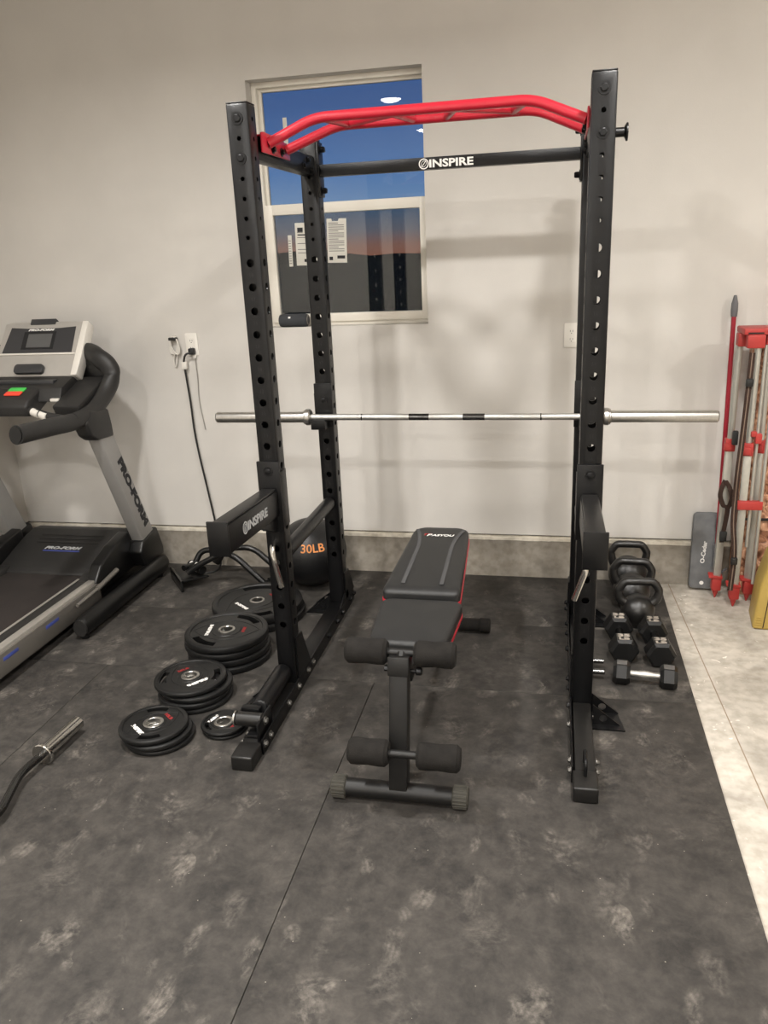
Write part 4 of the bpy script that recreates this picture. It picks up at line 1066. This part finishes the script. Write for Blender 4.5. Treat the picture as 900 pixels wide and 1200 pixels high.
# thin centre struts
for x, y in ((1.345, 1.055), (1.385, 1.04)): obj('strut', MB().cyl((x, y, TOP), (x+.004, y+.01, .30 if x < 1.36 else .12), .0075, seg=14), 'alu', tp)
obj('spreader', MB().box((1.285, 1.035, .488), (1.395, 1.065, .530), .005), 'red_plastic', tp, 'red cross brace')
obj('strut_bracket', MB().box((1.335, 1.035, .80), (1.362, 1.075, .845), .005).box((1.315, 1.04, .83), (1.34, 1.07, .855), .004), 'red_plastic', tp, 'red bracket')
head = MB().box((1.245, 1.03, TOP+.045), (1.50, 1.19, TOP+.072), .006).box((1.238, 1.10, TOP-.012), (1.30, 1.16, TOP+.046), .006).box((1.262, 1.03, TOP-.012), (1.335, 1.08, TOP+.046), .006).box((1.345, 1.06, TOP-.012), (1.47, 1.14, TOP+.046), .006)
obj('tripod_head', head, 'red_plastic', tp, 'red flat head')
obj('head_slot', MB().box((1.262, 1.0292, TOP+.050), (1.325, 1.0302, TOP+.056)), 'etched', tp)
# dark carrying strap looped along the legs
st = obj('strap', MB().strip(smooth([(1.285, 1.03, 1.205), (1.282, 1.025, 1.05), (1.276, 1.02, .85), (1.270, 1.02, .65), (1.272, 1.025, .45), (1.285, 1.02, .32), (1.292, 1.03, .22), (1.288, 1.03, .09)], 8), .024, .003, (1, 0, 0))
         .strip(smooth([(1.245, 1.135, .60), (1.228, 1.11, .575), (1.222, 1.105, .535), (1.238, 1.105, .49), (1.258, 1.10, .47), (1.252, 1.11, .36), (1.248, 1.115, .30)], 8), .022, .003, (1, .3, 0))
         .strip(smooth([(1.258, 1.10, .47), (1.27, 1.095, .52), (1.262, 1.10, .57), (1.245, 1.135, .60)], 8), .022, .003, (1, .3, 0)), 'strap', tp, 'dark brown webbing strap')
obj('strap_stitch', MB().strip(smooth([(1.285, 1.0275, 1.205), (1.282, 1.0225, 1.05), (1.276, 1.0175, .85), (1.270, 1.0175, .65), (1.272, 1.0225, .45), (1.285, 1.0175, .32), (1.292, 1.0275, .22), (1.288, 1.0275, .09)], 8), .004, .0012, (1, 0, 0)), 'strap_line', st)
for lo, hi in (((1.268, 1.010, 1.06), (1.298, 1.030, 1.095)), ((1.234, 1.095, .31), (1.266, 1.11, .36)), ((1.276, 1.012, .225), (1.306, 1.026, .26)), ((1.246, 1.07, .785), (1.27, 1.095, .85))): obj('strap_buckle', MB().box(lo, hi, .005), 'cord', st)

mop = thing('flat_mop', 'flat mop with red pole and grey head propped against the wall', 'mop', (1.21, 1.29, FZ))
pa, pb_ = V((1.262, 1.262, .06)), V((1.249, 1.300, 1.425)); pd2 = (pb_-pa).normalized()
obj('pole', MB().cyl(pa+pd2*.10, pb_-pd2*.085, .0105, seg=18), 'mop_pole', mop, 'red pole')
obj('pole_grip', MB().lathe([(0, 0), (.0135, 0), (.0155, .03), (.0145, .06), (.008, .088), (.006, .095), (0, .096)], 20, frame(pb_-pd2*.088, pd2)), 'mop_grip', mop)
hm = axes((1.205, 1.276, .196), (1, 0, -.012), (.012, .10, 1))
obj('mop_head', MB().prism(rrect(.128, .392, .022, 6), -.012, .014, hm, .005, 3), 'mop_grey', mop)
obj('mop_socket', MB().box((.035, -.08, .014), (.075, .04, .034), .006, mx=hm).box((-.02, -.14, .014), (.03, -.128, .020), .002, mx=hm @ Matrix.Rotation(.7, 4, 'Z')), 'mop_grip', mop)
obj('mop_lettering', MB().text('O-Cedar', hm @ Matrix.Translation((-.006, -.005, .0142)) @ Matrix.Rotation(PI/2-.06, 4, 'Z'), height=.021, width=.115, depth=.0008, bold=.03), 'white_print', mop, 'white lettering')
obj('hang_hole', MB().lathe([(0, 0), (.010, 0), (.010, .001), (0, .001)], 20, hm @ Matrix.Translation((-.005, -.165, .0142))), 'white_print', mop)

cs_ = thing('tool_case', 'yellow plastic case on the concrete floor beside the tripod', 'case', (1.60, .80, FZ))
prof = [(0, 0), (.50, 0), (.49, .22), (.465, .33), (.43, .395), (.40, .405), (.115, .405), (.085, .395), (.045, .33), (.014, .20)]
cmx2 = Matrix.Translation((1.352, .83, FZ)) @ Matrix.Rotation(-.12, 4, 'Z') @ XZ
obj('case_body', MB().prism(prof, -.19, 0, cmx2, .014, 3), 'case', cs_)
b = MB()
for k in range(5): b.box((.008+.002*k, .012+.012*k, .0), (.036, .017+.012*k, .004), .001, mx=cmx2)
obj('case_ribs', b, 'case', cs_)
obj('case_seam', MB().prism([(.042, .01), (.046, .01), (.062, .22), (.110, .385), (.106, .385), (.058, .22)], 0, .0015, cmx2), 'strap', cs_)
obj('case_handle', MB().tube(fillet([tuple(cmx2 @ V((.17, .40, -.095))), tuple(cmx2 @ V((.17, .45, -.095))), tuple(cmx2 @ V((.33, .45, -.095))), tuple(cmx2 @ V((.33, .40, -.095)))], .03), .012, 12), 'case', cs_)

# ================================================================== CEILING LIGHTS
LG = 'round recessed downlights in the ceiling'
proto = None
ROWS = [-.76, -2.51, -4.6, -6.2, -7.7, -9.4, -11.1, -12.8]
for y in ROWS:
    for x, pw in ((-1.10, 48.), (.87, 37.)):
        if proto is None:
            proto = thing('ceiling_light', 'round white recessed ceiling downlight, glowing, as reflected in the window', 'ceiling light', (0, 0, 0), LG)
            obj('trim_ring', MB().lathe([(.105, 0), (.125, 0), (.125, -.004), (.105, -.009)], 40), 'white_plastic', proto)
            obj('light_lens', MB().lathe([(0, -.036), (.04, -.034), (.08, -.022), (.105, -.002), (.105, -.001), (0, -.001)], 40), 'lens', proto)
            L_ = proto; L_.location = (x, y, CEIL)
        else: L_ = dup(proto, (x, y, CEIL), 0, proto['label'])
        ld = bpy.data.lights.new('downlight', 'AREA'); ld.shape = 'DISK'; ld.size = .15; ld.energy = pw; ld.color = (1, .975, .94); ld.spread = math.radians(160)
        lo = bpy.data.objects.new('downlight', ld); COL.objects.link(lo); lo.location = (x, y, CEIL-.04)

# bare bulb by the garage door rail, out of the frame to the right
bb = thing('bare_bulb', 'round white lamp hanging from the ceiling right of the tripod', 'lamp', (3.0, -.9, CEIL))
obj('holder', MB().cyl((3.0, -.9, CEIL), (3.0, -.9, CEIL-.16), .03, bev=.004), 'white_plastic', bb)
obj('bulb', MB().ball((3.0, -.9, CEIL-.215), .06), 'lens', bb)
ld = bpy.data.lights.new('bulb_light', 'POINT'); ld.energy = 71; ld.shadow_soft_size = .065; ld.color = (1, .97, .93)
lo = bpy.data.objects.new('bulb_light', ld); COL.objects.link(lo); lo.location = (3.0, -.9, CEIL-.345)

# ================================================================== SKY
w = bpy.data.worlds.new('dusk_sky'); scene.world = w; w.use_nodes = True
nt = w.node_tree; nt.nodes.clear(); N = nt.nodes.new
o = N('ShaderNodeOutputWorld'); bg = N('ShaderNodeBackground'); tc = N('ShaderNodeTexCoord'); sp = N('ShaderNodeSeparateXYZ'); mr = N('ShaderNodeMapRange'); cr = N('ShaderNodeValToRGB')
nt.links.new(tc.outputs['Generated'], sp.inputs[0]); nt.links.new(sp.outputs['Z'], mr.inputs['Value'])
mr.inputs['From Min'].default_value = -.02; mr.inputs['From Max'].default_value = .38
e = cr.color_ramp.elements
stops = [(0, (28, 32, 34)), (.045, (205, 140, 118)), (.075, (196, 146, 132)), (.115, (150, 150, 166)), (.17, (112, 140, 176)), (.28, (84, 118, 168)), (.45, (62, 92, 144)), (.75, (48, 74, 126)), (1, (40, 64, 112))]
e[0].position = 0; e[0].color = (*lin(stops[0][1]), 1); e[1].position = 1; e[1].color = (*lin(stops[-1][1]), 1)
for p, c in stops[1:-1]: k = e.new(p); k.color = (*lin(c), 1)
nt.links.new(mr.outputs[0], cr.inputs[0]); nt.links.new(cr.outputs[0], bg.inputs[0]); nt.links.new(bg.outputs[0], o.inputs[0])

# ================================================================== CAMERA
yaw, pitch, roll = .2177, .3132, -.0454
f = V((-math.sin(yaw)*math.cos(pitch), math.cos(yaw)*math.cos(pitch), -math.sin(pitch))); rt = V((math.cos(yaw), math.sin(yaw), 0)); up = rt.cross(f)
r2 = rt*math.cos(roll)+up*math.sin(roll); u2 = up*math.cos(roll)-rt*math.sin(roll)
cam = bpy.data.cameras.new('camera'); co = bpy.data.objects.new('camera', cam); COL.objects.link(co)
mw = Matrix.Identity(4)
for i in range(3): mw[i][0] = r2[i]; mw[i][1] = u2[i]; mw[i][2] = -f[i]
mw[0][3], mw[1][3], mw[2][3] = .4511, -2.709, 1.6827
co.matrix_world = mw
cam.sensor_fit = 'VERTICAL'; cam.sensor_height = 36; cam.lens = 935.4541/1200*36; cam.clip_start = .05; cam.clip_end = 2000
scene.camera = co
vs = scene.view_settings; vs.view_transform = 'Standard'; vs.look = 'None'; vs.gamma = 1; vs.exposure = 0; vs.use_curve_mapping = False
scene.cycles.use_denoising = True
scene.cycles.max_bounces = 8; scene.cycles.diffuse_bounces = 4; scene.cycles.glossy_bounces = 4; scene.cycles.transparent_max_bounces = 12
scene.cycles.sample_clamp_indirect = 6
